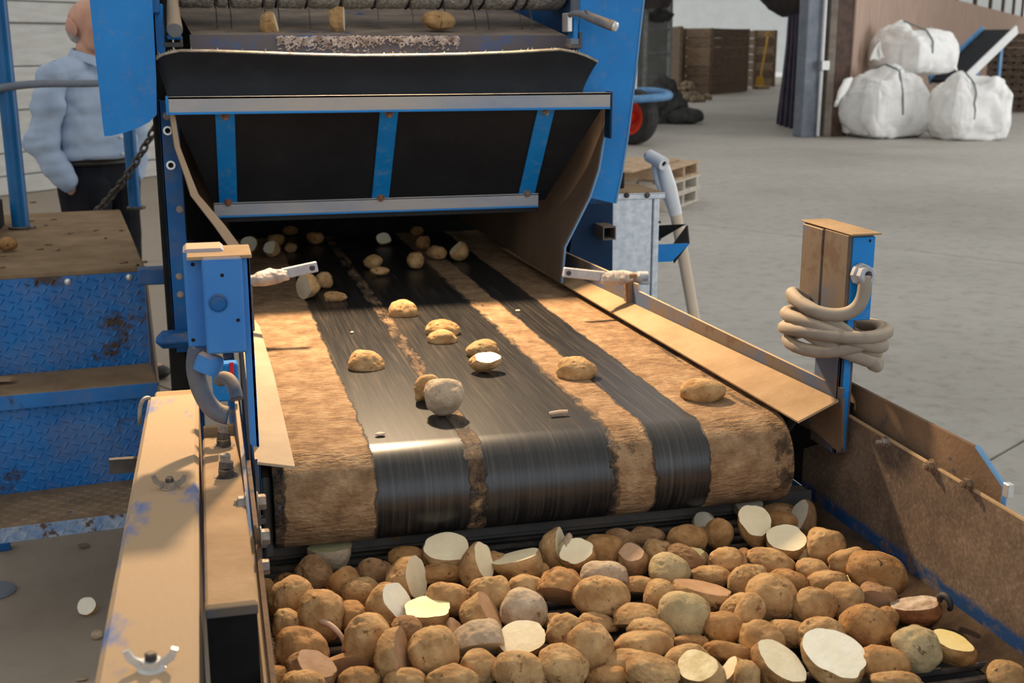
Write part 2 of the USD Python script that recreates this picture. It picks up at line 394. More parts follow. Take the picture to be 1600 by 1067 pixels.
# the belt: black rubber, with bands of dried soil running along it
_st = [(0, .42), (.094, .42), (.106, .95), (.232, .95), (.246, .06), (.384, .10), (.392, .50), (.418, .50), (.426, .12), (.62, .14), (.652, .80), (.703, .80), (.716, .12), (.80, .06), (.814, .95), (.915, .95), (.93, .62), (1, .62)]
MAT['belt'] = usdkit.material(stage, '/World/Looks/belt', {
    'g': ('geometry', {}), 's': ('separate_xyz', {}), 'nw': ('noise_texture', {'scale': 14, 'detail': 5, 'roughness': .7}), 'wx': ('math', {'math_type': 'multiply_add', 'value2': .016, 'value3': -.008}),
    'xx': ('math', {'math_type': 'add'}), 'mr': ('rgb_ramp', {'ramp': [(p, (c, c, c)) for p, c in _st]}),
    'm1': ('mapping', {'scale': (1, .28, 1)}), 'n1': ('noise_texture', {'scale': 30, 'detail': 8, 'roughness': .75}),
    'nn': ('math', {'math_type': 'multiply_add', 'value2': 1.5, 'value3': -.75}), 'ad': ('math', {'math_type': 'add'}), 'fa': ('map_range', {'from_min': .40, 'from_max': .62, 'clamp': True}),
    'm2': ('mapping', {'scale': (1, .02, .02)}), 'sc': ('noise_texture', {'scale': 170, 'detail': 4, 'roughness': .7}), 'sr': ('rgb_ramp', {'ramp': [(.42, (.012, .012, .013)), (.60, (.034, .029, .025)), (.80, (.11, .09, .068))]}),
    'n4': ('noise_texture', {'scale': 26, 'detail': 7, 'roughness': .7}), 'dr': ('rgb_ramp', {'ramp': [(.28, (.13, .068, .030)), (.5, (.28, .165, .082)), (.70, (.41, .275, .15))]}),
    'x': ('mix', {}), 'ro': ('map_range', {'to_min': .36, 'to_max': .95}),
    'm5': ('mapping', {'scale': (.45, 1.3, 1)}), 'n5': ('noise_texture', {'scale': 95, 'detail': 4, 'roughness': .6}), 'bh': ('math', {'math_type': 'multiply'}), 'b': ('bump', {'strength': .9, 'distance': .012}),
    'p': ('principled_bsdf', {'specular_ior_level': .5})},
    [('g.position', 's.vector'), ('g.position', 'nw.vector'), ('nw.fac', 'wx.value1'), ('s.x', 'xx.value1'), ('wx.value', 'xx.value2'), ('xx.value', 'mr.fac'),
     ('g.position', 'm1.vector'), ('m1.vector', 'n1.vector'), ('n1.fac', 'nn.value1'), ('mr.color', 'ad.value1'), ('nn.value', 'ad.value2'), ('ad.value', 'fa.value'),
     ('g.position', 'm2.vector'), ('m2.vector', 'sc.vector'), ('sc.fac', 'sr.fac'), ('g.position', 'n4.vector'), ('n4.fac', 'dr.fac'),
     ('fa.result', 'x.fac'), ('sr.color', 'x.color1'), ('dr.color', 'x.color2'), ('x.color', 'p.base_color'), ('fa.result', 'ro.value'), ('ro.result', 'p.roughness'),
     ('g.position', 'm5.vector'), ('m5.vector', 'n5.vector'), ('n5.fac', 'bh.value1'), ('fa.result', 'bh.value2'), ('bh.value', 'b.height'), ('b.normal', 'p.normal')], surface='p.BSDF')

# the lower right plate of the tray: brown with a scraped blue streak along its foot
MAT['streak_plate'] = usdkit.material(stage, '/World/Looks/streak_plate', {
    'g': ('geometry', {}), 's': ('separate_xyz', {}), 'n': ('noise_texture', {'scale': 14, 'detail': 8, 'roughness': .7}), 'w': ('math', {'math_type': 'multiply_add', 'value2': .05, 'value3': -.025}),
    'z': ('math', {'math_type': 'add'}), 'lo': ('map_range', {'from_min': .704, 'from_max': .712, 'clamp': True}), 'hi': ('map_range', {'from_min': .744, 'from_max': .734, 'clamp': True}),
    'k': ('math', {'math_type': 'multiply'}), 'n2': ('noise_texture', {'scale': 6, 'detail': 9, 'roughness': .7}), 'r': ('rgb_ramp', {'ramp': [(.32, (.07, .052, .042)), (.5, (.14, .097, .068)), (.68, (.225, .16, .115))]}),
    'n3': ('noise_texture', {'scale': 160, 'detail': 3}), 'r3': ('rgb_ramp', {'ramp': [(.40, (.8, .8, .8)), (.6, (1.05, 1.05, 1.05)), (.72, (1.4, 1.4, 1.4))]}), 'mm': ('mix', {'mix_type': 'multiply', 'fac': 1.}),
    'pk': ('map_range', {'from_min': .40, 'from_max': .50, 'to_min': .1, 'clamp': True}), 'kk': ('math', {'math_type': 'multiply'}), 'x': ('mix', {'color2': (.010, .052, .16)}), 'b': ('bump', {'strength': .15, 'distance': .003}), 'p': ('principled_bsdf', {'roughness': .8, 'specular_ior_level': .25})},
    [('g.position', 's.vector'), ('g.position', 'n.vector'), ('n.fac', 'w.value1'), ('s.z', 'z.value1'), ('w.value', 'z.value2'), ('z.value', 'lo.value'), ('z.value', 'hi.value'), ('lo.result', 'k.value1'), ('hi.result', 'k.value2'),
     ('g.position', 'n2.vector'), ('n2.fac', 'r.fac'), ('g.position', 'n3.vector'), ('n3.fac', 'r3.fac'), ('r.color', 'mm.color1'), ('r3.color', 'mm.color2'), ('k.value', 'kk.value1'), ('n.fac', 'pk.value'), ('pk.result', 'kk.value2'), ('kk.value', 'x.fac'), ('mm.color', 'x.color1'), ('x.color', 'p.base_color'),
     ('n3.fac', 'b.height'), ('b.normal', 'p.normal')], surface='p.BSDF')


# ================================================================== the hall
WD = V(.651, .759, 0); WN = V(.759, -.651, 0)          # along the long walls, and across towards the hall


def wallbox(p, s0, s1, n0, n1, z0, z1, b=.004, d=WD, nn=WN):
    m = box(s0, s1, n0, n1, z0, z1, b); T = np.eye(4); T[:3, 0], T[:3, 1], T[:3, 3] = d, np.cross([0, 0, 1], d), V(*p)
    m.apply_transform(T); return m


# floor: slabs between sawn joints
fl = Thing('floor', 'grey mottled concrete floor with sawn joints, brown with soil beside the steps', 'floor', kind='structure')
_j = [[(5.70, 7.45), (4.18, 9.90)], [(5.704, 7.454), (5.086, 8.408)]]
_a, _b = V(5.70, 7.45), V(4.18, 9.90); _d = (_b - _a) / np.linalg.norm(_b - _a); _n = V(-_d[1], _d[0])
cuts = [LineString([_a - _d * 40, _b + _d * 40])] + [LineString([_a + _n * k - _d * 40, _b + _n * k + _d * 40]) for k in (-5.5, 6.0, 12.0)]
_q = at(1597, 690, 'z', 0)[:2]
cuts += [LineString([_q - _n * 40 + _d * k, _q + _n * 40 + _d * k]) for k in (0, 6.2, 12.4, -6.2, 20)]
area = sbox(-14, -6, 34, 56)
for c in cuts:
    area = area.difference(c.buffer(.007))
for g in area.geoms:
    fl.part('slab', extr(g, 'z', -.12, 0), 'concrete', smooth=False)
fl.part('joint_filler', box(-14, 34, -6, 56, -.14, -.012, 0), 'soil', 'dark dirt in the joints')

# left wall: pale ribbed metal siding, run in horizontal panels
P0 = at(0, 307, 'z', 0); WL = V(.67, .742, 0)
wl = Thing('wall_left', 'pale grey wall of horizontal metal siding behind the standing man', 'wall', kind='structure')
zz = [0, .20, .43, .87, 1.09, 1.31, 1.75, 1.97, 2.2, 2.64, 2.86, 3.08, 3.6]
for k, (a, b) in enumerate(zip(zz, zz[1:])):
    wl.part('siding_panel', wallbox(P0, -9, 15.2, -.03 * (k % 3 != 2), .05, a + .005, b - .005, .010, WL), 'siding')
wl.part('backing', wallbox(P0, -9, 15.2, .04, .09, 0, 3.6, .002, WL), 'grey_wall', 'dark grooves between the siding panels')
# grey wall end beside the opening
G0 = at(1000, 181, 'z', 0); G1 = at(1043, 176, 'z', 0)
struct('wall_middle', beam(G0 + V(-1.5, .9, 2), G1 + V(0, 0, 2), .25, 4.0), 'grey_wall', 'grey wall end behind the ladder, left of the opening', 'wall')
# far white wall
W0, W1 = at(950, 112, 'z', 0), at(1300, 112, 'z', 0)
W0, W1 = EYE * V(1, 1, 0) + (W0 - EYE * V(1, 1, 0)) * .98, W1 * .98
struct('wall_back', beam(W0 + V(0, 0, 3), W1 + V(0, 0, 3), .2, 6), 'white_wall', 'white far wall above and behind the timber bins', 'wall')
# wood faced wall on the right, white above
R0 = at(1325, 213, 'z', 0); RH = at(1496, 0, 'z', 1)  # top height from the pixel row where it leaves the frame
_r = FW + RT * (1496 - 800) / FPX - UP * (0 - 533.5) / FPX
_t = ((R0 - EYE) @ WN) / (_r @ WN); ZT = float((EYE + _r * _t)[2])
wr = Thing('wall_right', 'pinkish timber boarded wall behind the white bulk bags', 'wall', kind='structure')
rr = random.Random(4); s = 0.0
while s < 46:
    w = 1.22
    wr.part('board', wallbox(R0, s + .004, s + w - .004, .0, .03 + rr.uniform(0, .006), 0, ZT, .003), 'pink_board'); s += w
wr.part('upper_lining', wallbox(R0, 0, 46, .06, .12, 0, ZT + 4, .002), 'white_wall', 'white lining above the boards')
for k in range(1, 11):
    wr.part('post', wallbox(R0, k * 4.4 - .2, k * 4.4 + .2, -.02, .06, ZT + .0, ZT + 4, .003), 'brown_post', 'dark brown upright post')

# the opening: pillar, pipes, door edge, header, curtain
def foot(px, py):
    return at(px, py, 'z', 0)


pa, pb = foot(1250, 215), foot(1275, 214)
pl = Thing('steel_pillar', 'blue grey steel pillar beside the dark curtain at the opening', 'pillar', loc=pa)
pl.part('column', beam((pa + pb) / 2 + V(0, .12, 0), (pa + pb) / 2 + V(0, .12, 4.6), np.linalg.norm(pb - pa), .24, .01, upv=np.cross([0, 0, 1], pb - pa)), 'pillar_paint')
pc = foot(1275, 214); pl.part('downpipe', cyl(pc + V(0, -.06, 0.02), pc + V(0, -.06, 4.6), .028), 'white_metal', 'pale conduit pipe')
pl.part('junction_box', box(pc[0] - .05, pc[0] + .09, pc[1] - .16, pc[1] - .03, 1.12, 1.27), 'bright_steel', 'small bright switch box')
pl.part('bumper', beam(foot(1247, 205) + V(0, 0, .02), foot(1247, 205) + V(0, 0, .75), .07, .07), 'yellow_paint', 'yellow bumper strip')
pd = foot(1284, 213); pe = foot(1296, 213)
struct('door_frame_1', cat(beam(pd + V(0, 0, 2.3), pe + V(0, 0, 2.3), .2, 4.6, .01), mv(beam(pd + V(.1, .1, 2.3), pe + V(.02, .02, 2.3), .3, 4.6, .02), -.06, .3, 0)), 'door_metal', 'greyish brown metal door frame right of the pillar', 'door frame')
pf, pg = foot(1298, 214), foot(1326, 213)
dp = Thing('door_1', 'dark red brown door column left of the boarded wall', 'door', kind='structure')
dp.part('panel', beam(pf + V(0, .15, 2.3), pg + V(0, .15, 2.3), .22, 4.6, .012), 'brown_post')
dp.part('switch_box', beam((pf + pg) / 2 + V(0, -.02, 1.62), (pf + pg) / 2 + V(0.0, -.02, 1.80), .12, .08), 'door_metal', 'grey switch box')
# header and curtain
ca, cb = foot(1213, 196), foot(1250, 206)
_cw = np.linalg.norm(cb - ca)


def fold(u, v):
    z = 2.05 * v + .02
    wv = .07 * np.sin(u * 2 * np.pi * 4.5 + v * 1.5) * (1.05 - .35 * v)
    sh = .45 * np.clip(v - .75, 0, 1) * -2.2
    p = ca[:, None, None] + (cb - ca)[:, None, None] * (u * (1 - .35 * v) + .30 * v + sh * .2)
    return p[0] + wv * .6, p[1] + wv, z


cu = Thing('curtain', 'dark purple plastic curtain gathered beside the pillar', 'curtain', loc=ca)
cu.part('sheet', grid(fold, 60, 20, .012), 'curtain', smooth=True)
ha, hb = foot(1192, 206), foot(1258, 206)
cu.part('gathered_top', noisy(hull([at(1190, -4, 'y', ca[1]), at(1205, 14, 'y', ca[1]), at(1228, 26, 'y', ca[1]), at(1252, 22, 'y', ca[1]), at(1256, -6, 'y', ca[1])] + [V(*at(x, y, 'y', ca[1])) + V(.1, .35, 0) for x, y in ((1190, -4), (1205, 14), (1228, 26), (1252, 22), (1256, -6))]).subdivide().subdivide().subdivide(), .03, 6), 'header_dark', 'bunched dark top of the curtain')
g = [at(1003, 14, 'y', 24), at(1044, 12, 'y', 24), at(1052, -3, 'y', 24), at(1060, -60, 'y', 24), at(1000, -60, 'y', 24)]
struct('trim_1', slab(g, .3, EYE), 'header_dark', 'dark lintel at the top left of the opening', 'lintel')

# timber bins
def bin_stack(c0, c1, depth, htop, mats, label, rows, grp='timber bins in the far room'):
    c0, c1 = V(*c0), V(*c1); d = c1 - c0; L = np.linalg.norm(d); d /= L; nn = V(-d[1], d[0], 0)
    if nn @ V(1, 2, 0) < 0:
        nn = -nn
    t = Thing('timber_bin', label, 'bin', loc=c0)
    h = htop / rows
    for k in range(rows):
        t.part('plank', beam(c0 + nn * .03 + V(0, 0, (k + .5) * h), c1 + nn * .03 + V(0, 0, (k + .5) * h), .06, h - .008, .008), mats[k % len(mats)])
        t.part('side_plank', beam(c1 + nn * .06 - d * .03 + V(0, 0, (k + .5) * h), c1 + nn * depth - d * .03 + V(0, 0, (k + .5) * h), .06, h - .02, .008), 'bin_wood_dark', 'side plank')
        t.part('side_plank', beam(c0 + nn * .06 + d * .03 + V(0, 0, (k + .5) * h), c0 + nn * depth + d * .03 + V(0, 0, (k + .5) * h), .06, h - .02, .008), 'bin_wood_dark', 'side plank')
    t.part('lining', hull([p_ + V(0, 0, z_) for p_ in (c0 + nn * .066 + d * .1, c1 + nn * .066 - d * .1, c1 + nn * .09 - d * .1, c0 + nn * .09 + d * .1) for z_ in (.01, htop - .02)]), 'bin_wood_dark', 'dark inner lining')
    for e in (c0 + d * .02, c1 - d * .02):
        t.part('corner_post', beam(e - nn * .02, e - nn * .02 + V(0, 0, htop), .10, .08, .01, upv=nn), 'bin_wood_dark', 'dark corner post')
    return t


def zat(px, py, p):
    """Height of the pixel row above the floor point p."""
    r = FW + RT * (px - 800) / FPX - UP * (py - 533.5) / FPX
    k = np.linalg.norm(p[:2]) / np.linalg.norm(r[:2]); return float(EYE[2] + r[2] * k)


b0, b1 = foot(1066, 147), foot(1111, 148)
bin_stack(b0, b1, 3.0, zat(1090, 44, b0), ['bin_wood', 'bin_wood', 'bin_wood', 'bin_wood_light', 'bin_wood_light', 'bin_wood', 'bin_wood'], 'nearest timber bin, with two paler planks, left of the yellow shovel', 7)
b0, b1 = foot(1124, 142), foot(1166, 142)
bin_stack(b0, b1, 3.0, zat(1145, 45, b0), ['bin_wood'], 'middle timber bin of evenly brown planks', 7)
b0, b1 = foot(1176, 135), foot(1209, 135)
bin_stack(b0, b1, 3.0, zat(1195, 47, b0), ['bin_wood', 'bin_wood_dark'], 'farthest timber bin behind the leaning yellow shovel', 7)
b0 = foot(1046, 146); b1 = foot(1062, 150)
t = Thing('timber_screen', 'black brown timber end screen left of the nearest bin', 'screen', loc=b0)
for k in range(5):
    a = b0 + (b1 - b0) * k / 5; b = b0 + (b1 - b0) * (k + 1) / 5
    t.part('board', beam(a + V(0, 0, 1.05), b + V(0, 0, 1.05), .1, 2.06, .01), 'bin_wood_dark')
# yellow shovel
p = foot(1188, 127) ; p = foot(1187, 138) * .995 + V(0, 0, 0); q = V(*at(1200, 56, 'y', p[1] + .6))
sh = Thing('grain_shovel', 'yellow handled shovel leaning on the farthest bin', 'shovel', loc=p)
sh.part('shaft', tube([p + V(0, 0, .3), q], .035), 'yellow_paint')
sh.part('grip', tube([q + V(-.12, 0, .02), q + V(0, 0, .12), q + V(.12, 0, .02)], .03), 'yellow_paint', 'yellow grip')
sh.part('blade', slab([p + V(-.16, -.02, 0.01), p + V(.16, -.02, 0.01), p + V(.12, .03, .42), p + V(-.12, .03, .42)], .02), 'yellow_paint', 'yellow blade')
bd = foot(1184, 139); q = foot(1194, 139.5)
t = Thing('loose_board', 'short pale board lying on the floor below the yellow shovel', 'board', loc=bd)
t.part('plank', beam(bd + V(0, 0, .06), q + V(0, 0, .06), .5, .1, .01), 'pallet_wood')
# spilled clods
rr = np.random.default_rng(7); ms = []
for k in range(230):
    u, v = rr.normal(0, 1), rr.normal(0, 1)
    c = foot(1072 + 13 * u, 155 + 2.0 * abs(v)); r = rr.uniform(.05, .12)
    m = trimesh.creation.icosphere(1, r); m.vertices *= rr.uniform(.6, 1.1, 3); hgt = max(0, .45 - .25 * (u * u + v * v))
    ms.append(mv(m, c[0], c[1], r * .6 + hgt * rr.uniform(0, 1)))
p = usdkit.mesh(stage, free('/World', 'spilled_clods'), cat(*ms), MAT['clod'], True); tag(p.GetPrim(), 'heap of spilled clods on the floor at the foot of the nearest bin', 'clods', kind='stuff')
# dark tarpaulin heap
c = foot(1037, 192); m = trimesh.creation.icosphere(4, 1.0); m.vertices = m.vertices * V(.5, .4, .62); m = noisy(m, .2, 3, 5); m.vertices[:, 2] = np.maximum(m.vertices[:, 2], -.25)
m = mv(m, c[0], c[1], .25)
t = Thing('tarpaulin_heap', 'dark crumpled tarpaulin heap at the foot of the ladder', 'tarpaulin', loc=c); t.part('cover', m, 'tarp', smooth=True)
m2 = trimesh.creation.icosphere(3, .3); m2.vertices *= V(1.3, .9, .5); m2 = noisy(m2, .1, 3, 9); m2.vertices[:, 2] = np.maximum(m2.vertices[:, 2], -.12); t.part('fold', mv(m2, c[0] + .3, c[1] - .35, .12), 'tarp', smooth=True)
# ladder
c0, c1 = foot(1006, 187), foot(1046, 183); c1 = c0 + (c1 - c0) * .92
t = Thing('steel_ladder', 'grey steel ladder frame standing before the grey wall', 'ladder', loc=c0)
for c in (c0, c1):
    t.part('rail', cyl(c, c + V(0, 0, 2.35), .05), 'ladder_steel')
for k in range(5):
    z = .35 + k * .5
    t.part('rung', cyl(c0 + V(0, 0, z), c1 + V(0, 0, z), .028), 'ladder_steel')
m = trimesh.creation.icosphere(3, .26); m.vertices *= V(1.2, .7, .5); t.part('cable_bundle', mv(noisy(m, .08, 6, 3), *((c0 + c1) / 2 + V(0, -.05, 2.12))), 'tarp', 'dark bundle hung on the ladder')
# cart with red wheel and blue hoop
wc = foot(985, 226)
t = Thing('wheeled_cart', 'white cart with red wheel rim and pale blue hoop, half behind the blue cover', 'cart', loc=wc)
R = .43; ax = V(-.82, -.572, 0); c = V(wc[0] + .03, wc[1], R)
t.part('tire', lathe([(R * .64, -.13), (R * .9, -.13), (R, -.08), (R, .08), (R * .9, .13), (R * .64, .13), (R * .64, -.13)], c, ax, 40), 'tire')
t.part('wheel_rim', lathe([(.05, -.02), (R * .45, -.02), (R * .5, .10), (R * .63, .12), (R * .65, .12), (R * .65, -.1), (R * .4, -.1), (0, -.06), (0, -.02), (.05, -.02)], c, ax, 40), 'rim_red', 'red wheel rim')
t.part('hub', cyl(c - ax * .05, c + ax * .12, .09), 'rim_red', 'red hub')
h0 = at(975, 158, 'y', wc[1]); hz = h0[2]
hp = [at(940, 146, 'y', wc[1] + .3), at(990, 143, 'y', wc[1] + .3), at(1025, 143, 'y', wc[1] + .2), at(1043, 147, 'y', wc[1]), at(1040, 151, 'y', wc[1] - .3), at(1010, 154, 'y', wc[1] - .4), at(940, 155, 'y', wc[1] - .4)]
t.part('hoop', tube(smooth_path(hp, 40), .06, 12), 'hoop_blue', 'pale blue tubular hoop')
pn = at(970, 120, 'y', wc[1]); t.part('body', box(pn[0] - 1.3, at(990, 120, 'y', wc[1])[0] + .1, wc[1] + .1, wc[1] + 2.0, .55, zat(985, 85, wc), .02), 'white_panel', 'white cart body')
bx = at(990, 120, 'y', wc[1])[0] + .1
for k in range(3):
    t.part('red_mark', box(bx - .12, bx - .07, wc[1] + .09, wc[1] + .11, 1.05 + k * .12, 1.10 + k * .12, .002), 'red_print', 'small red printed mark')
t.part('axle', cyl(c + ax * .08, c + ax * 1.0, .05), 'dark_steel', 'dark axle')
t.part('leg', box(bx - 1.3, bx - 1.2, wc[1] + .3, wc[1] + .4, 0, .56), 'dark_steel')

# wooden pallets beyond the cabinet
pc = foot(1045, 331); pr = foot(1093, 313); pq = foot(962, 300)
ex = (pr - pc) / np.linalg.norm(pr - pc); ey = V(-ex[1], ex[0], 0)
Lx, Ly = np.linalg.norm(pr - pc), 1.0


def lb(o, a0, a1, b0, b1, z0, z1, b=.004):
    m = box(a0, a1, b0, b1, z0, z1, b); T = np.eye(4); T[:3, 0], T[:3, 1], T[:3, 3] = ex, ey, o; m.apply_transform(T); return m


for k in range(3):
    o = pc + V(0, 0, .135 * k) + ex * (.02 * (k % 2)); lab = ('bottom', 'middle', 'top')[k]
    t = Thing('wooden_pallet', f'{lab} wooden pallet of the stack behind the galvanized cabinet', 'pallet', loc=o, group='stacked pallets')
    mt = 'pallet_wood' if k == 2 else 'pallet_pale'
    for j in range(6):
        t.part('deck_board', lb(o, 0, Lx, j * .176 + .0, j * .176 + .14, .112, .133), mt)
    for j in (0, .43, .86):
        e = ex
        t.part('stringer', lb(o, 0, .04, 0, 1.02, .022, .112) if j == 0 else lb(o, j * Lx, j * Lx + .04, 0, 1.02, .022, .112), mt)
    for j in (0, 2, 5):
        t.part('base_board', lb(o, 0, Lx, j * .176, j * .176 + .14, 0, .022), mt)
o = pc + V(0, 0, .405)
t = Thing('loose_plank_stack', 'thin planks lying on top of the pallet stack', 'planks', loc=o)
for k in range(4):
    t.part('plank', lb(o, -.55 + k * .02, Lx - .12 - .03 * k, .18 + .17 * k, .33 + .17 * k, .001, .022), 'pallet_wood')

# bulk bags
def superbag(c, w, d, h, label, seed, yaw, neck=.25, sag=.06):
    m = trimesh.creation.icosphere(5, 1.0); v = m.vertices.copy()
    e = .46; q = np.sign(v) * np.abs(v) ** e; q /= np.maximum(np.abs(q).max(1, keepdims=True), 1e-9) ** .35
    q[:, 0] *= w / 2; q[:, 1] *= d / 2; q[:, 2] = (q[:, 2] * .5 + .5) * h
    zt = q[:, 2] / h
    q[:, :2] *= (1 + .07 * np.sin(np.pi * np.clip(zt * 1.15, 0, 1)) - .16 * np.clip(zt - .72, 0, 1) / .28)[:, None]
    n1 = meshkit.fbm(q * 2.6 + seed * 7.3, 4, seed) - .5; n2 = np.abs(meshkit.noise(q * V(5.5, 5.5, 2.2) + seed * 3.1, seed + 3) - .5)
    nn = m.vertices / np.linalg.norm(m.vertices, axis=1, keepdims=True)
    q += nn * (n1 * .13 + (n2 - .1) * .16 * (zt > .03) + .05 * (np.abs(meshkit.noise(q * 13 + seed, seed + 9) - .5) - .2) * zt)[:, None]
    q[:, 2] += np.clip(zt - .5, 0, 1) ** 1.5 * (meshkit.noise(q * V(3.2, 3.2, 0) + seed * 5.1, seed + 5) - .45) * .9
    q[:, 2] = np.maximum(q[:, 2], 0)
    k = trimesh.Trimesh(q, m.faces, process=False); k = rotz(k, yaw)
    t = Thing('bulk_bag', label, 'bag', loc=c, group='white bulk bags before the boarded wall')
    t.part('sack', mv(k, *c), 'bag', smooth=True)
    return t, k


def cord(t, k, c, ang, mat_='bag_cord', r=.013):
    """A cord laid over the sack in the vertical plane at ang degrees."""
    a = math.radians(ang); dx = V(math.cos(a), math.sin(a), 0); pts = []
    vv = k.vertices; nrm = V(-dx[1], dx[0], 0)
    near = vv[np.abs(vv @ nrm - .12) < .03]
    for th in np.linspace(-.02, 1.02, 26) * np.pi:
        u = V(math.cos(th)) [0] * dx + math.sin(th) * V(0, 0, 1.0)
        o = V(0, 0, .25); s = (near - o) @ u; pts.append(near[np.argmax(s)] * 1.0 + u * .008)
    t.part('cord', tube(np.array(pts) + V(*c), r, 8), mat_, 'dark tie cord', smooth=True)


def flap(t, a, b, c, seed, th=.03):
    """A crumpled corner ear of cloth spanned by three points."""
    a, b, c = V(*a), V(*b), V(*c)

    def f(u, v):
        p = a[:, None, None] * (1 - u) * (1 - v) + b[:, None, None] * u * (1 - v) + c[:, None, None] * v
        w = .05 * np.sin(6 * u + seed) * np.sin(np.pi * np.clip(v + .15, 0, 1)) ; return p[0] + w, p[1] + w * .5, p[2] + .02 * np.sin(9 * u + 5 * v)
    t.part('corner_flap', grid(f, 14, 14, th), 'bag', smooth=True)


ba = foot(1379, 214); bb = foot(1508, 217)
t, k = superbag(ba, 1.18, 1.0, 1.03, 'front left white bulk bag with a folded over top', 1, 10)
cord(t, k, ba, 100)
Y = ba[1] - .35; flap(t, at(1316, 126, 'y', Y), at(1330, 122, 'y', Y), at(1306, 165, 'y', Y - .1), 1)
flap(t, at(1408, 128, 'y', Y), at(1424, 138, 'y', Y), at(1432, 172, 'y', Y - .1), 2)
t, k = superbag(bb, 1.06, 1.0, 1.0, 'front right white bulk bag with a tall pointed corner', 2, -6)
cord(t, k, bb, 80)
Y = bb[1] + .1; flap(t, at(1525, 165, 'y', Y), at(1562, 175, 'y', Y), at(1563, 131, 'y', Y + .1), 3, .05)
flap(t, at(1480, 140, 'y', Y), at(1530, 160, 'y', Y), at(1502, 112, 'y', Y + .1), 4, .04)
bc = at(1424, 125, 'y', ba[1] + .75); bc[2] = 1.0
t, k = superbag(bc, 1.22, 1.1, .78, 'rear white bulk bag resting on top of the two front ones', 3, 22)
cord(t, k, bc, 95)
Y = bc[1] - .3; flap(t, at(1444, 78, 'y', Y), at(1490, 80, 'y', Y), at(1478, 58, 'y', Y), 5, .04)
flap(t, at(1360, 95, 'y', Y), at(1384, 92, 'y', Y), at(1374, 62, 'y', Y), 6, .03)
flap(t, at(1462, 100, 'y', Y), at(1496, 112, 'y', Y), at(1488, 72, 'y', Y), 7, .04)
# small inclined conveyor behind the bags
Yc = bb[1] + 2.2; a = at(1478, 128, 'y', Yc); b = at(1562, 48, 'y', Yc + .8); dd = b - a
t = Thing('small_elevator', 'small sloping conveyor with black belt and blue sides behind the bags', 'conveyor', loc=(a[0], a[1], 0))
ss = np.cross(dd / np.linalg.norm(dd), [0, 0, 1]); ss /= np.linalg.norm(ss); ss = V(.45, -.89, 0)
t.part('belt', beam(a, b, .62, .06, .01), 'rubber', 'black belt')
sd = np.cross(dd / np.linalg.norm(dd), [0, 0, 1]); sd /= np.linalg.norm(sd)
for sg, mt, lb_ in ((1, 'white_metal', 'pale near side rail'), (-1, 'hoop_blue', 'pale blue far side rail')):
    t.part('side_rail', beam(a + sd * .34 * sg + V(0, 0, .02), b + sd * .34 * sg + V(0, 0, .02), .05, .17, .01), mt, lb_)
for f in (.3, .75):
    p = a + dd * f
    for sg in (1, -1):
        t.part('leg', beam(p + sd * .3 * sg - V(0, 0, .03), V(p[0], p[1], 0) + sd * .3 * sg, .06, .06, .005, upv=(0, 1, 0)), 'hoop_blue', 'pale blue leg')
# stacked dark pallets at the right edge
o0 = foot(1548, 178); o0 = V(o0[0] + .5, o0[1] + 1.0, 0)
hp = zat(1575, 52, o0); nP = 11; h = hp / nP
for k in range(nP):
    o = o0 + V(0, 0, h * k); lab = ['lowest', 'second', 'third', 'fourth', 'fifth', 'sixth', 'seventh', 'eighth', 'ninth', 'tenth', 'topmost'][k]
    t = Thing('wooden_pallet', f'{lab} dark pallet, counted from the floor, of the tall stack at the right edge', 'pallet', loc=o, group='tall dark pallet stack')
    t.part('deck', cat(*[wallbox(o, j * .2, j * .2 + .15, 0, 1.2, h * .72, h * .95, .006, WN) for j in range(6)]), 'pallet_dark')
    for j in (0, .55, 1.08):
        t.part('stringer', wallbox(o, 0, 1.15, j, j + .09, h * .02, h * .72, .006, WN), 'pallet_dark')
    t.part('end_board', wallbox(o, -.03, 0, 0, 1.2, h * .55, h * .93, .004, WN), 'bin_wood', 'front edge board')

# roof over the far bay
rf = [foot(960, 186), foot(1262, 212), foot(1330, 212), foot(1330, 212) + WD * 30, foot(960, 186) + WD * 34, foot(960, 186)]
struct('ceiling', slab([V(p[0], p[1], 5.2) for p in rf[:5]], .15, (10, 20, 0)), 'siding', 'ceiling over the far bay', 'ceiling')


# ================================================================== the belt conveyor
RY, RZ, RR = 1.882, .82, .08                     # axis and radius of the front roller, over the belt
BX0, BX1 = .081, .962


def stadium(r, y0=RY, y1=4.12, z=RZ, n=40):
    a = np.linspace(np.pi / 2, 3 * np.pi / 2, n); b = np.linspace(-np.pi / 2, np.pi / 2, n)
    return Polygon(np.r_[np.c_[y0 + r * np.cos(a), z + r * np.sin(a)], np.c_[y1 + r * np.cos(b), z + r * np.sin(b)]])


bc_ = Thing('belt_conveyor', 'wide black belt conveyor with brown soil bands carrying cut potatoes to the roller', 'conveyor', loc=(.52, 3.2, .7))
bc_.part('belt', extr(stadium(RR).difference(stadium(RR - .008)), 'x', BX0, BX1), 'belt')
bc_.part('roller', cyl((BX0 + .004, RY, RZ), (BX1 - .004, RY, RZ), RR - .0085, 40), 'dark_steel')
bc_.part('roller', cyl((BX0 + .004, 4.12, RZ), (BX1 - .004, 4.12, RZ), RR - .0085, 40), 'dark_steel')
bc_.part('slider_bed', box(BX0 + .01, BX1 - .01, RY + .1, 4.02, RZ + .03, RZ + RR - .0095), 'dark_steel')


def xr(y):
    return 1.035 - .07 * (y - 1.79)             # the right side wall flares a little towards the camera


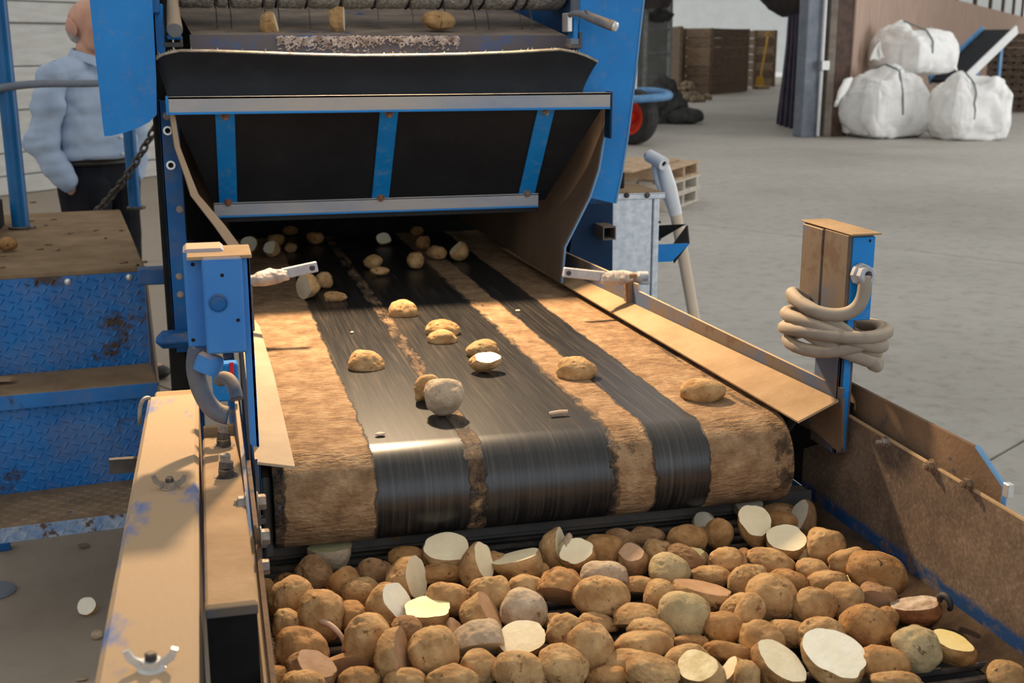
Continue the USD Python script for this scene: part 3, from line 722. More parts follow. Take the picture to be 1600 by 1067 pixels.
# right: soil coloured guard and the side wall behind it
gi = [(.948, 1.775, .918), (.889, 3.62, .912)]
go = [(xr(1.79) - .003, 1.79, .938), (xr(3.4) - .003, 3.4, .944)]
g_ = bc_.part('side_guard', slab([gi[0], gi[1], go[1], go[0]], .004, (0.5, 2.5, 3)), 'tan_dust', 'soil covered right guard strip')
W = []
for y, zb, zt in ((1.79, .865, .962), (1.93, .86, .963), (2.05, .72, .964), (2.63, .72, .970), (2.64, .72, .985), (3.35, .72, .985)):
    W.append((xr(y), y, zb, zt))
w = [V(x, y, zt) for x, y, zb, zt in W] + [V(x, y, zb) for x, y, zb, zt in W[::-1]]
bc_.part('side_wall', slab(w, .006, (0, 2.5, .9)), 'blue_grimy', 'grimy right side wall')
bc_.part('dark_cover', box(1.068, 1.072, 1.875, 2.12, .72, .925, .001), 'black', 'dark cover beside the roller bearing')
bc_.part('dark_cover', box(1.066, 1.0685, 1.80, 1.88, .80, .93, .001), 'black', 'dark cover beside the roller bearing')
bc_.part('side_wall', slab([(xr(y) - .0015, y, z) for y, z in ((1.95, .93), (1.95, .86), (2.05, .72), (3.4, .72), (3.4, .93))], .0015, (0, 2.5, .9)), 'black', 'dark lower side wall')
q = [at(1252, 655, 'x', 1.02), at(1316, 622, 'x', 1.036), at(1315, 700, 'x', 1.036), at(1310, 707, 'x', 1.034)]
bc_.part('end_plate', slab(q, .005, (0, 1.5, 1)), 'brown_plate', 'brown end plate below the guard tip')
# left: pale soil covered flap and wall
fl_ = [at(402, 724, 'z', .935), at(461, 728, 'z', .926), at(427, 581, 'z', .926), at(405, 510, 'z', .926), at(394, 495, 'z', .930), at(396, 600, 'z', .938)]
bc_.part('side_guard', slab(fl_, .004, (.3, 2.4, 3)), 'pale_dust', 'pale soil covered left flap')
bc_.part('side_wall', slab([(.056, 1.74, .72), (.056, 1.74, .937), (.082, 2.8, .935), (.078, 3.35, .98), (.078, 3.35, .72)], .006, (1, 2.5, .9)), 'blue_grimy', 'grimy left side wall')
bc_.part('frame_leg', box(.09, .13, 3.3, 3.35, 0, .73), 'blue_dark_paint'); bc_.part('frame_leg', box(.93, .97, 3.3, 3.35, 0, .73), 'blue_dark_paint')
bc_.part('frame_leg', box(.09, .13, 4.02, 4.07, 0, .73), 'blue_dark_paint'); bc_.part('frame_leg', box(.93, .97, 4.02, 4.07, 0, .73), 'blue_dark_paint')
bc_.part('frame_rail', box(.03, .056, 1.95, 4.1, .725, .76), 'blue_dark_paint'); bc_.part('frame_rail', box(1.044, 1.07, 1.95, 3.2, .685, .72), 'blue_dark_paint')
bc_.part('bearing_plate', box(.064, .078, 1.84, 1.93, .735, .87), 'grey_bar', 'grey roller bearing plate')
bc_.part('bolt', hexbolt((.064, 1.845, .80), (0, -1, 0), .006, .006), 'bolt_steel')
bc_.part('bolt', hexbolt((.064, 1.845, .76), (0, -1, 0), .006, .006), 'bolt_steel')
bc_.part('cross_bar', box(.058, 1.05, 1.893, 1.935, .705, .736, .004), 'grey_bar', 'grey cross beam under the roller')
bc_.part('scraper_strip', box(.06, 1.045, 1.886, 1.8925, .7165, .742, .001), 'grey_bar', 'thin pale scraper lip')

# sensor arms over both guards
def sensor_arm(label, strip, tape, stub, foot_, facing):
    t = Thing('taped_sensor', label, 'sensor', loc=foot_)
    (p, q) = strip
    t.part('strip', beam(p, q, .010, .023, .002), 'sensor_grey')
    d = (q - p) / np.linalg.norm(q - p)
    t.part('lens_screw', cyl(p + d * .012 - V(0, .005, 0), p + d * .012 - V(0, .0075, 0), .006), 'bolt_dark', 'dark screw')
    m = tube(np.linspace(tape[0], tape[1], 26), [.010 + .007 * math.sin(math.pi * (k + 2) / 29) for k in range(26)], 20)
    m = m.subdivide(); t.part('tape_wrap', noisy(m, .006, 55, 3), 'tape', 'wrinkled clear tape wrap', smooth=True)
    t.part('plug', cyl(stub[0], stub[1], .011), 'sensor_grey', 'grey plug'); return t


Y = 2.68
t = sensor_arm('taped sensor strip reaching over the right guard from the side wall', (at(880, 425, 'y', Y), at(946, 432, 'y', Y)), (at(938, 434, 'y', Y), at(1000, 434, 'y', Y)), (at(996, 431, 'y', Y), at(1012, 431, 'y', Y)), (.98, Y, .97), 1)
t.part('bracket', box(xr(Y) - .008, xr(Y) + .012, Y - .015, Y + .02, .93, 1.005, .002), 'brown_plate', 'soiled bracket')
t.part('clip', cyl(at(994, 441, 'y', Y), at(1014, 441, 'y', Y), .006), 'sensor_grey')
Y = 2.62
t = sensor_arm('sensor strip with taped base reaching over the left soil band', (at(496, 416, 'y', Y), at(440, 428, 'y', Y)), (at(392, 438, 'y', Y), at(450, 428, 'y', Y)), (at(385, 440, 'y', Y), at(396, 438, 'y', Y)), (.09, Y, .94), 1)
t.part('bracket', box(.072, .094, Y - .01, Y + .012, .93, 1.045, .002), 'brown_plate', 'soiled bracket')

# ================================================================== the cutter with its funnel
ct = Thing('potato_cutter', 'big blue potato cutter with foam roller, rubber curtain and funnel above the belt', 'machine', loc=(.5, 3.6, 0))
YF = 3.0
RP = [(1.008, 1.408), (1.016, 1.345), (1.005, 1.286), (.994, 1.217), (.971, 1.147), (.905, 1.019), (.897, .925)]
LP = [(-.064, 1.41), (-.059, 1.34), (-.055, 1.295), (-.035, 1.223), (-.025, 1.181), (.025, 1.107), (.057, 1.055), (.083, .94)]
ct.part('funnel_side', bent(RP, .004, 'y', YF, 4.3), 'chute_plate', 'soiled right funnel plate')
ct.part('funnel_side', bent(LP, .004, 'y', YF, 4.3), 'chute_plate', 'left funnel plate')
_l = np.array(LP); _w = np.array([.012, .012, .012, .014, .018, .024, .026, .02])
e = [V(x, YF - .004, z) for x, z in _l] + [V(x + w_, YF - .002, z + .002) for (x, z), w_ in zip(_l[::-1], _w[::-1])]
ct.part('edge_flange', slab(e, .004, (0, 10, 1)), 'pale_dust', 'pale soil covered edge of the left funnel plate')
_r_ = np.array(RP)
e = [V(x, YF - .002, z) for x, z in _r_] + [V(x + .005, YF - .002, z) for x, z in _r_[::-1]]
ct.part('edge_flange', slab(e, .003, (0, 10, 1)), 'hoop_blue', 'bare bright edge of the right funnel plate')
T0, T1 = V(0, 2.972, 1.385), V(0, 3.185, 1.12)
pn_ = [V(-.055, *T0[1:]), V(1.0, *T0[1:]), V(.905, *T1[1:]), V(.035, *T1[1:])]
rb = ct.part('rubber_panel', slab(pn_, .008, (0.5, 0, 1.2)), 'rubber', 'black rubber front of the funnel')
nrm = np.cross(V(1, 0, 0), T1 - T0); nrm /= np.linalg.norm(nrm)
if nrm[1] > 0:
    nrm = -nrm
for x in (.064, .452, .848):
    a = V(x, *T0[1:]) + nrm * .003; b = V(x, *T1[1:]) + nrm * .003
    st_ = ct.part('strap', beam(a, b, .045, .004, .001, upv=nrm), 'blue_paint', 'blue holding strap')
    for f in (.05, .90):
        ct.part('bolt', hexbolt(a + (b - a) * f + nrm * .002, nrm, .008, .007, stud=.004), 'bolt_rusty' if x < .8 else 'bolt_steel', under=st_)
tb = ct.part('top_bar', cat(box(-.062, 1.006, 2.945, 2.950, 1.374, 1.414, .001), box(-.062, 1.006, 2.945, 2.985, 1.408, 1.414, .001)), 'dusty_bar', 'dusty blue grey top bar')
ct.part('bar_end', box(-.068, -.062, 2.943, 2.99, 1.372, 1.416, .002), 'blue_paint'); ct.part('bar_end', box(1.006, 1.012, 2.943, 2.99, 1.30, 1.416, .002), 'navy_paint')
ct.part('bottom_bar', cat(box(.028, .880, 3.160, 3.165, 1.104, 1.140, .001), box(.028, .880, 3.160, 3.20, 1.136, 1.141, .001)), 'dusty_bar', 'dusty blue grey bottom bar')
fr = []
rr = random.Random(3)
for k in range(150):
    x = rr.uniform(.05, .87); fr.append(tube([(x, 3.172, 1.104), (x + rr.uniform(-.004, .004), 3.172, 1.104 - rr.uniform(.004, .013))], .0012, 4))
ct.part('fringe_strip', box(.04, .88, 3.17, 3.176, 1.090, 1.108, .001), 'rubber', 'black rubber strip below the bottom bar')
ct.part('bar_lip', box(.028, .880, 3.159, 3.161, 1.1035, 1.1085, .0004), 'blue_paint', 'blue lower edge of the bottom bar')
ct.part('bar_lip', box(-.062, 1.006, 2.9440, 2.9452, 1.3735, 1.379, .0004), 'blue_paint', 'blue lower edge of the top bar')
ct.part('frayed_fringe', cat(*fr), 'rubber_edge', 'frayed rubber fringe under the bottom bar', kind='stuff')
# rubber curtain, its ends curling outwards
top = [(243, 95), (250, 89), (258, 86), (270, 83), (282, 81), (330, 81.5), (400, 84), (480, 87), (560, 88.5), (640, 88), (720, 86.5), (800, 83.5), (850, 80.5), (875, 79), (900, 83), (920, 89), (943, 98)]
bot = [(262, 152), (264, 153), (267, 153), (275, 153), (285, 153), (330, 153), (400, 153), (480, 152.5), (560, 152), (640, 152), (720, 152), (800, 151.5), (850, 151), (875, 151), (890, 151), (900, 151), (908, 150)]
YC = 2.955


def curtain_fn(u, v):
    k = u * (len(top) - 1)
    i = np.linspace(0, len(top) - 1, len(top)); tp = np.array([at(*p, 'y', YC) for p in top]); bp = np.array([at(*p, 'y', YC + .01) for p in bot])
    f = lambda A, c: np.interp(k, i, A[:, c])
    y = YC + .012 * v + .05 * (np.abs(u - .5) * 2) ** 6 * (1 - v) + .012 * np.sin(np.pi * v)
    return f(tp, 0) * (1 - v) + f(bp, 0) * v, y, f(tp, 2) * (1 - v) + f(bp, 2) * v


ct.part('rubber_curtain', grid(curtain_fn, 97, 14, -.008), 'rubber', 'black rubber curtain with curling ends')
ee = np.array([np.array(curtain_fn(np.array(u), np.array(0.0))) for u in np.linspace(0, 1, 97)]) + V(0, .004, .002)
rs = np.random.default_rng(5); fz = [tube(ee, .0042, 8)]
for k in range(46):
    p = ee[rs.integers(2, 94)]; fz.append(tube([p, p + V(rs.normal(0, .003), rs.normal(0, .002), rs.uniform(.004, .009))], [.002, .0008], 5))
ct.part('frayed_edge', cat(*fz), 'rubber_edge', 'pale frayed top edge of the curtain', kind='stuff')
# soiled tray under the roller, and its apron
ct.part('sloping_tray', slab([(.0, 3.15, 1.552), (.955, 3.15, 1.552), (1.018, 4.29, 1.68), (-.06, 4.29, 1.68)], .004, (0.5, 3.3, 3)), 'trough_grime', 'soiled sloping tray below the foam roller')
ct.part('apron', slab([(-.006, 3.148, 1.554), (.955, 3.148, 1.554), (.958, 3.125, 1.43), (-.004, 3.125, 1.43)], .004, (0.5, 0, 1.5)), 'apron_paint', 'blue apron with dirt below the tray')
rs = np.random.default_rng(11); ms = []
for k in range(900):
    u = rs.uniform(0, 1); px = 432 + 285 * u; py = 57 + abs(rs.normal(0, 9)) * (1.1 if px < 590 else .8)
    if py > 84: continue
    if 590 < px < 620 and rs.uniform() < .6: continue
    m = trimesh.creation.icosphere(1, 1.0); m.vertices *= V(rs.uniform(.002, .0065), rs.uniform(.001, .003), rs.uniform(.001, .0028)); c = at(px, py, 'y', 3.140)
    ms.append(mv(rot(m, rs.uniform(-70, 70), (0, 1, 0)), *c))
ct.part('starch_crust', cat(*ms), 'mush', 'pinkish white crust of potato scrapings', kind='stuff', smooth=True)
# foam roller in rings with cutting discs between
DY, DZ, DR = 3.43, 1.757, .132
cutpx = [276, 337, 359, 412, 433, 480, 533, 586, 639, 690, 734, 754, 804, 821, 883]
cx = [float(at(p, 16, 'y', DY - .04)[0]) for p in cutpx]
rs = np.random.default_rng(2)
for a, b in zip(cx, cx[1:]):
    L = b - a - .0035; n_ = max(6, int(L / .006)); prof = [(0.03, 0), (DR * .93, 0)]
    for k in range(n_ + 1):
        x = k / n_; prof.append((DR * (1 - .03 * (2 * abs(x - .5)) ** 10) + rs.uniform(-.001, .001), .003 + (L - .006) * x))
    prof += [(DR * .93, L), (0.03, L), (.03, 0)]
    m = lathe(prof, (a + .00175, DY, DZ), (1, 0, 0), 72)
    ct.part('foam_ring', noisy(m, .0035, 70, 1), 'foam', smooth=40)
for c in cx[1:-1]:
    ct.part('cutting_disc', cyl((c - .0012, DY + .01, DZ - .005), (c + .0012, DY + .01, DZ - .005), DR - .004, 64, .0004), 'dark_steel', 'thin cutting disc')
    ct.part('stripper_finger', tube([(c, DY - .062, DZ - .112), (c, DY - .10, DZ - .150), (c, DY - .125, DZ - .196)], .0015, 6), 'dark_steel', 'thin stripper finger below the ring gap')
ct.part('roller_shaft', cyl((cx[0] - .06, DY, DZ), (cx[-1] + .06, DY, DZ), .03, 24), 'dark_steel')
# side frames, brackets and locking handles
ct.part('frame_side', box(-.105, -.062, 3.14, 4.2, .25, 1.95, .004), 'black', 'dark frame plate at the left')
ct.part('frame_side', box(1.02, 1.055, 3.25, 4.2, .80, 1.95, .004), 'blue_dark_paint', 'dark blue frame plate at the right')
ct.part('rear_hood', box(-.06, 1.02, 4.29, 4.3, .55, 2.0, .002), 'black', 'dark rear plate')
ct.part('dark_side', slab([at(905, 310, 'y', 3.2), at(922, 318, 'y', 3.2), at(957, 318, 'y', 3.2), at(957, 425, 'y', 3.2), at(884, 425, 'y', 3.2)], .004, (0, 0, 1)), 'navy_paint', 'dark blue plate between funnel and cabinet')
tq = [at(937, 352, 'y', 3.15), at(957, 352, 'y', 3.15), at(957, 372, 'y', 3.15), at(937, 372, 'y', 3.15)]
x0, x1, z0, z1 = tq[0][0], tq[1][0], tq[2][2], tq[0][2]
ct.part('square_tube', extr(sbox(x0, z0, x1, z1).difference(sbox(x0 + .0035, z0 + .0035, x1 - .0035, z1 - .0035)), 'y', 3.12, 3.21), 'grey_bar', 'open square tube end')
t_ = [at(240, 10, 'y', 3.1), at(262, 10, 'y', 3.1)]
for nm, px0, px1, py0, py1, mt in (('bracket', 246, 254, 6, 86, 'blue_paint'), ('bracket', 255, 284, 66, 74, 'grey_bar'), ('bracket', 281, 285, 56, 74, 'grey_bar')):
    a, b = at(px0, py1, 'y', 3.1), at(px1, py0, 'y', 3.1); ct.part(nm, box(a[0], b[0], 3.08, 3.14, a[2], b[2], .002), mt)
hl = [at(270, -6, 'y', 3.13), at(270, 14, 'y', 3.10), at(272, 34, 'y', 3.06), at(273, 47, 'y', 3.03)]
ct.part('locking_handle', tube(smooth_path(hl, 16), np.linspace(.013, .0185, 16), 18), 'pale_dust', 'pale dusty locking handle seen end on')
ct.part('handle_cap', cyl(at(273, 47, 'y', 3.03), at(273, 48, 'y', 3.02), .017), 'conduit')
a, b = at(262, 62, 'y', 3.09), at(284, 54, 'y', 3.09)
ct.part('latch', box(a[0], b[0], 3.05, 3.09, a[2], b[2], .003), 'blue_paint')
rh = [at(890, 24, 'y', 3.0), at(903, 21, 'y', 2.98), at(915, 24, 'y', 2.97), at(925, 28, 'y', 2.96), at(945, 36, 'y', 2.94), at(960, 41, 'y', 2.92)]
ct.part('locking_handle', tube(smooth_path(rh, 30), np.r_[np.linspace(.006, .009, 10), np.linspace(.0115, .0135, 20)], 18), 'conduit', 'dusty grip of the right locking handle')
ct.part('handle_cap', lathe([(0, 0), (.013, 0), (.011, .006), (0, .009)], at(960, 41, 'y', 2.92), at(960, 41, 'y', 2.92) - at(945, 36, 'y', 2.94), 18), 'bright_steel', 'pale end cap')
ct.part('handle_spike', beam(at(920, 26, 'y', 2.96), at(914, 15, 'y', 2.96), .008, .004, .001), 'conduit')
for px0, px1, py0, py1, mt in ((887, 895, 20, 50, 'bright_steel'), (896, 904, 26, 62, 'blue_paint'), (905, 910, 50, 72, 'grey_bar'), (890, 910, 69, 76, 'grey_bar'), (893, 905, 60, 70, 'pillar_paint')):
    a, b = at(px0, py1, 'y', 3.0), at(px1, py0, 'y', 3.0); ct.part('latch_plate', box(a[0], b[0], 3.0, 3.05, a[2], b[2], .002), mt)
a, b = at(895, -30, 'y', 3.2), at(906, 40, 'y', 3.2); ct.part('guide_rail', box(a[0], b[0], 3.19, 3.22, b[2], a[2], .002), 'pillar_paint', 'grey blue guide rail')
# blue covers on both sides
YR = 3.018
rp = [(912, -90), (1014, -90), (1006, 0), (999, 60), (991, 135), (981, 215), (971, 275), (962, 318), (922, 309), (930, 290), (937, 265), (944, 223), (952, 186), (949, 158), (898, 156), (898, 110), (904, 60)]
cov = ct.part('side_cover', slab([at(x, y, 'y', YR) for x, y in rp], .006, (0, 0, 1.4)), 'blue_paint', 'bright blue right cover plate')
e = [at(x, y, 'y', YR - .001) for x, y in rp[1:8]]
ct.part('cover_edge', tube(e, .0028, 8), 'hoop_blue', 'pale bare edge of the cover', under=cov)
lp = [(132, -90), (140, 0), (147, 70), (155, 140), (160, 190), (163, 213), (175, 212), (195, 207), (215, 200), (233, 191), (245, 179), (244, 120), (240, 40), (237, -20), (235, -90)]
cov = ct.part('side_cover', slab([at(x, y, 'y', 2.99) for x, y in lp], .018, (0, 0, 1.4)), 'blue_paint', 'blue left cover plate with rounded foot')
ct.part('cover_arm', box(-.16, -.07, 3.0, 3.16, 1.60, 1.66), 'blue_dark_paint')
# left front leg with its bolt holes
lx0, lx1 = -.089, -.043
lg = ct.part('frame_leg', cat(box(lx0, lx1, 3.095, 3.10, .775, 1.40, .001), box(lx0, lx0 + .005, 3.095, 3.14, .775, 1.40, .001)), 'blue_dark_paint', 'dark blue front leg plate')
for px, py, r in ((261, 181, .0075), (262, 204, .011), (267, 258, .011), (281, 327, .0065), (280, 432, .0065), (282, 460, .0065)):
    c = at(px, py, 'y', 3.0945)
    if r > .01:
        ct.part('bushing', lathe([(r * .55, 0), (r, 0), (r, .004), (r * .6, .004), (r * .55, 0)], c, (0, -1, 0), 24), 'bright_steel', 'bright bushing', under=lg)
        ct.part('hole', cyl(c, c - V(0, .001, 0), r * .57, 20, .0002), 'black', 'dark bolt hole', under=lg)
    else:
        ct.part('bolt', hexbolt(c, (0, -1, 0), r, .004), 'bolt_steel', 'dull steel bolt', under=lg)
a, b = at(236, 440, 'y', 3.3), at(270, 414, 'y', 3.3); ct.part('stair_brace', box(a[0] - .03, b[0], 3.25, 3.3, a[2], b[2], .003), 'blue_dark_paint')
a, b = at(244, 545, 'y', 3.05), at(296, 520, 'y', 3.05); ct.part('foot_brace', box(a[0], b[0] + .02, 3.03, 3.11, a[2], b[2], .02), 'blue_dark_paint', 'dark blue foot brace')
for x in (-.085, 1.03):
    for y in (3.3, 4.1):
        ct.part('frame_leg', box(x, x + .05, y, y + .05, 0, .9, .003), 'blue_dark_paint')
ct.part('lower_frame', box(-.085, -.035, 3.1, 4.15, .78, .84, .003), 'blue_dark_paint'); ct.part('lower_frame', box(1.06, 1.08, 3.3, 4.15, .78, .84, .003), 'blue_dark_paint')

# ================================================================== galvanized cabinet, trough and shovel
GY = 3.2
gx0, gx1 = float(at(958, 300, 'y', GY)[0]), float(at(1026, 310, 'y', GY)[0])
zt = float(at(990, 304, 'y', GY)[2])
gb = Thing('galvanized_cabinet', 'galvanized steel cabinet with dusty lid right of the funnel', 'cabinet', loc=((gx0 + gx1) / 2, GY + .15, 0))
gb.part('body', box(gx0, gx1 - .012, GY, GY + .22, .02, zt - .004, .002), 'galvanized')
gb.part('side_door', box(gx1 - .009, gx1 + .008, GY - .004, GY + .22, .03, zt - .012, .002), 'galvanized', 'side door edge')
lid = gb.part('lid', cat(box(gx0 - .002, gx1 + .022, GY - .008, GY + .225, zt, zt + .004, .001), box(gx0 - .002, gx1 + .022, GY - .008, GY - .004, zt - .012, zt + .003, .001)), 'galvanized')
gb.part('dust_layer', box(gx0, gx1 + .018, GY - .003, GY + .22, zt + .0042, zt + .0055, .0003), 'tan_dust', 'tan dust on the lid', under=lid)
for px in (979, 1011):
    gb.part('bolt', hexbolt(at(px, 305, 'y', GY - .009), (0, -1, 0), .006, .004), 'bolt_dark', 'dark lid screw', under=lid)
for py in (347, 374):
    gb.part('screw', cyl(at(1031, py, 'y', GY - .005), at(1031, py, 'y', GY - .007), .004), 'bolt_dark', 'dark screw')
gb.part('foot', box(gx0, gx1, GY, GY + .22, 0, .03, .003), 'dark_steel')
# pipe stub beside the cover, over the cabinet
pp = at(967, 284, 'y', 3.32)
pv = Thing('pressure_pipe', 'thin pipe with black rubber foot standing between blue cover and cabinet lid', 'pipe', loc=pp)
pv.part('rubber_foot', cyl((pp[0], pp[1], zt + .006), (pp[0], pp[1], zt + .05), .016), 'black'); pv.part('tube', cyl((pp[0] + .004, pp[1], zt + .045), (pp[0] + .02, pp[1], zt + .35), .009), 'hoop_blue', 'pale blue tube')
tr = Thing('blue_trough', 'small blue steel trough with soil in it, beside the cabinet', 'trough', loc=(gx1 + .06, 3.4, .93))
c0, c1 = at(1031, 382, 'y', 3.36), at(1078, 380, 'y', 3.36); zb = float(at(1040, 409, 'y', 3.36)[2]); zt2 = float(c1[2]); xw = float(c1[0]); xl = gx1 + .010; zr = float(at(1072, 350, 'y', 3.62)[2]); xb = float(at(1072, 350, 'y', 3.62)[0])
tr.part('front', slab([(xl, 3.36, zt2), (xw, 3.36, zt2), (xw - .055, 3.36, zb), (xl, 3.36, zb)], .004, (0, 0, 1)), 'blue_paint')
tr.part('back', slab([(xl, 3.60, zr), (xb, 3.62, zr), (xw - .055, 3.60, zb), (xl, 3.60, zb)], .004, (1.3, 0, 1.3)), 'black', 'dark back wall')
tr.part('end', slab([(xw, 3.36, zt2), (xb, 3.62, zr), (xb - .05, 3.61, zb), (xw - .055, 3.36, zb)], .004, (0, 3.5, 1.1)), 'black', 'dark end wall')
tr.part('floor', slab([(xl, 3.366, zb + .02), (xw - .035, 3.366, zb + .02), (xw - .035, 3.60, zb + .03), (xl, 3.60, zb + .03)], .01, (0, 3, 3)), 'soil', 'soil lying in the trough')
sv = Thing('wooden_shovel', 'wooden handled shovel with white metal D grip leaning behind the cabinet', 'shovel', loc=(1.6, 3.75, 0))
p0 = at(1034, 252, 'y', 3.70); p1 = at(1056, 335, 'y', 3.70); p2 = at(1083, 487, 'y', 3.70); d = p2 - p1; p3 = p2 + d * ((p2[2] - .42) / -d[2]); p4 = p2 + d * (p2[2] / -d[2])
sv.part('grip_sleeve', tube(np.linspace(p0, p1, 12), np.r_[np.linspace(.020, .026, 6), np.linspace(.026, .021, 6)], 18), 'white_metal', 'white metal sleeve')
sv.part('grip_arm', tube(smooth_path([at(1024, 250, 'y', 3.72), at(1026, 275, 'y', 3.72), at(1036, 300, 'y', 3.71), at(1045, 315, 'y', 3.70)], 14), .012, 12), 'white_metal', 'white metal arm')
gk = at(1031, 254, 'y', 3.69)
sv.part('grip_bar', cat(lathe([(.009, -.005), (.021, -.005), (.021, .07), (.009, .07), (.009, -.005)], gk + V(0, -.03, 0), (-.35, .9, .28), 20)), 'white_metal', 'hollow ended grip bar')
sv.part('grip_hole', cyl(gk + V(0, -.03, 0), gk + V(-.03, .05, .02), .0095, 16), 'black', 'dark bore of the grip bar')
sv.part('shaft', tube(np.linspace(p1 - d * .08, p3, 8), .019, 16), 'wood_shaft', 'pale wooden shaft')
sv.part('blade', slab([p4 + V(-.13, -.02, .005), p4 + V(.12, .02, .005), p3 + V(.11, .02, .04), p3 + V(-.11, -.02, .04)], .004), 'dark_steel', 'steel blade')

# ================================================================== steps, rails, chain
st = Thing('access_steps', 'blue checker plate steps up to a soil covered platform at the left', 'steps', loc=(-.42, 3.7, 0))
PV = (-.16, 3.62, 0)
ROT = lambda m: rotz(m, 6.0, PV)
SX0, SX1 = -.72, -.165


def lugs(xs, zs, y, face):
    """The diagonal lugs of checker plate on a riser (face -y) or a tread (face +z)."""
    out = []
    lug0 = hull([(-.012, -.0035, 0), (.012, .0035, 0), (-.012, .0005, 0), (.012, -.0005, 0), (-.008, -.0025, .0022), (.008, .0028, .0022), (0, .0045, 0), (0, -.0045, 0)])
    i = 0; x = xs[0] + .012
    while x < xs[1] - .01:
        z = zs[0] + .012; j = 0
        while z < zs[1] - .008:
            m = rotz(lug0, 40 if (i + j) % 2 else -40)
            if face == 'y':
                m = rot(m, 90, (1, 0, 0)); m = mv(m, x, y, z)
            else:
                m = mv(m, x, z, y)
            out.append(m); z += .0235; j += 1
        x += .0235; i += 1
    return ROT(cat(*out))


deck = st.part('platform', ROT(box(SX0 + .05, SX1, 3.733, 5.10, .872, .89, .004)), 'soil_step', 'platform under a layer of brown soil')
st.part('kick_plate', box(-.72, -.705, 3.9, 4.75, .86, .985, .003), 'black', 'dark kick plate')
for k, (y, z0, z1, lb_) in enumerate(((3.735, .586, .884, 'upper'), (3.525, .296, .582, 'lower'))):
    r_ = st.part('riser', ROT(box(SX0, SX1 - .004, y, y + .006, z0, z1, .001)), 'tread_paint', f'{lb_} blue checker plate riser')
    st.part('lug', lugs((SX0, SX1 - .01), (z0, z1), y, 'y'), 'tread_paint', under=r_, kind='stuff', smooth=False)
for z, y0, y1, mt in ((.592, 3.505, 3.742, 'soil_step'), (.30, 3.262, 3.53, 'tread_dusty')):
    r_ = st.part('tread', ROT(box(SX0, SX1, y0, y1, z - .012, z, .003)), mt, 'soil covered tread')
    if mt == 'tread_dusty':
        st.part('lug', lugs((SX0, SX1), (3.27, 3.50), z, 'z'), mt, under=r_, kind='stuff', smooth=False)
    n_ = st.part('nosing', ROT(box(SX0, SX1, y0 - .004, y0, z - .042, z - .001, .001)), 'tread_nose' if mt == 'tread_dusty' else 'tread_paint', 'worn blue nosing')
    if mt == 'tread_dusty':
        st.part('lug', lugs((SX0, SX1), (z - .042, z - .004), y0 - .004, 'y'), 'tread_nose', under=n_, kind='stuff', smooth=False)
st.part('stringer', ROT(extr(Polygon([(3.26, .0), (3.30, .0), (3.30, .20), (3.54, .26), (3.54, .55), (3.76, .58), (3.76, .88), (3.735, .89), (3.51, .59), (3.262, .30)]), 'x', SX1 - .002, SX1 + .004)), 'blue_grimy', 'grimy side plate')
st.part('stringer', ROT(extr(Polygon([(3.26, .0), (3.30, .0), (3.30, .20), (3.54, .26), (3.54, .55), (3.76, .58), (3.76, .88), (3.735, .89), (3.51, .59), (3.262, .30)]), 'x', SX0 - .006, SX0)), 'blue_grimy', 'grimy side plate')
st.part('side_skirt', ROT(box(SX1 - .012, SX1 - .006, 3.78, 5.1, .30, .872, .002)), 'black', 'dark side under the platform')
for x in (SX0 + .06, SX1 - .06):
    for y in (3.85, 5.0):
        st.part('support_leg', ROT(box(x, x + .04, y, y + .04, 0, .866, .003)), 'blue_dark_paint')
for px, py in ((106, 440), (202, 433)):
    c = at(px, py, 'y', 3.70); d_ = None
    # the riser plane, turned by six degrees about its pivot
    n6 = V(math.sin(math.radians(6)), -math.cos(math.radians(6)), 0); o6 = ROT(mv(trimesh.creation.icosphere(0, .001), -.3, 3.735, .8)).vertices.mean(0)
    r_ = FW + RT * (px - 800) / FPX - UP * (py - 533.5) / FPX; c = EYE + r_ * (((o6 - EYE) @ n6) / (r_ @ n6))
    st.part('bolt', lathe([(0, 0), (.0105, 0), (.009, .004), (.004, .006), (0, .0065)], c, n6, 20), 'bright_steel', 'bright round bolt head')
for m, lb_ in ((at(35, 357, 'z', .89), 'left'), (at(213, 326, 'z', .89), 'right')):
    rad = .030 if lb_ == 'left' else .024
    p = st.part('post', cyl((m[0] - .004, m[1], .89), (m[0] - .012, m[1], 2.15), rad, 24), 'pipe_blue', 'blue pipe post')
    st.part('flange', cyl((m[0], m[1], .889), (m[0], m[1], .899), rad * 1.55, 24), 'bolt_dark', 'rusty foot flange', under=p)
ml, mr_ = at(35, 357, 'z', .89), at(213, 326, 'z', .89)
hr = [V(ml[0] - .45, ml[1] - .05, 1.33), V(ml[0] - .12, ml[1] - .03, 1.365), V(ml[0] - .02, ml[1] - .035, 1.385), V(ml[0] + .12, ml[1] + .1, 1.395), V(mr_[0], mr_[1], 1.40)]
st.part('hand_rail', tube(smooth_path(hr, 30), .014, 14), 'pillar_paint', 'worn grey blue hand rail')
ch = Thing('safety_chain', 'steel chain hanging across behind the platform before the man', 'chain', loc=(-.3, 5.12, .95))
a, b = V(-.105, 4.2, 1.36), at(152, 330, 'y', 5.16)
a = at(250, 185, 'y', 4.9)
L = np.linalg.norm(b - a); nl = int(L / .033)
for k in range(nl + 1):
    f = k / nl; c = a + (b - a) * f - V(0, 0, .03 * math.sin(math.pi * f)); d = (b - a) / L
    th = np.linspace(0, 2 * np.pi, 18, endpoint=False); s_, h_ = frame(d)[1], frame(d)[2]; w = s_ if k % 2 else h_
    pts = c + np.cos(th)[:, None] * d * .024 + np.sin(th)[:, None] * w * .0125
    ch.part('link', tube(pts, .0055, 7, closed=True), 'chain_steel', smooth=True)


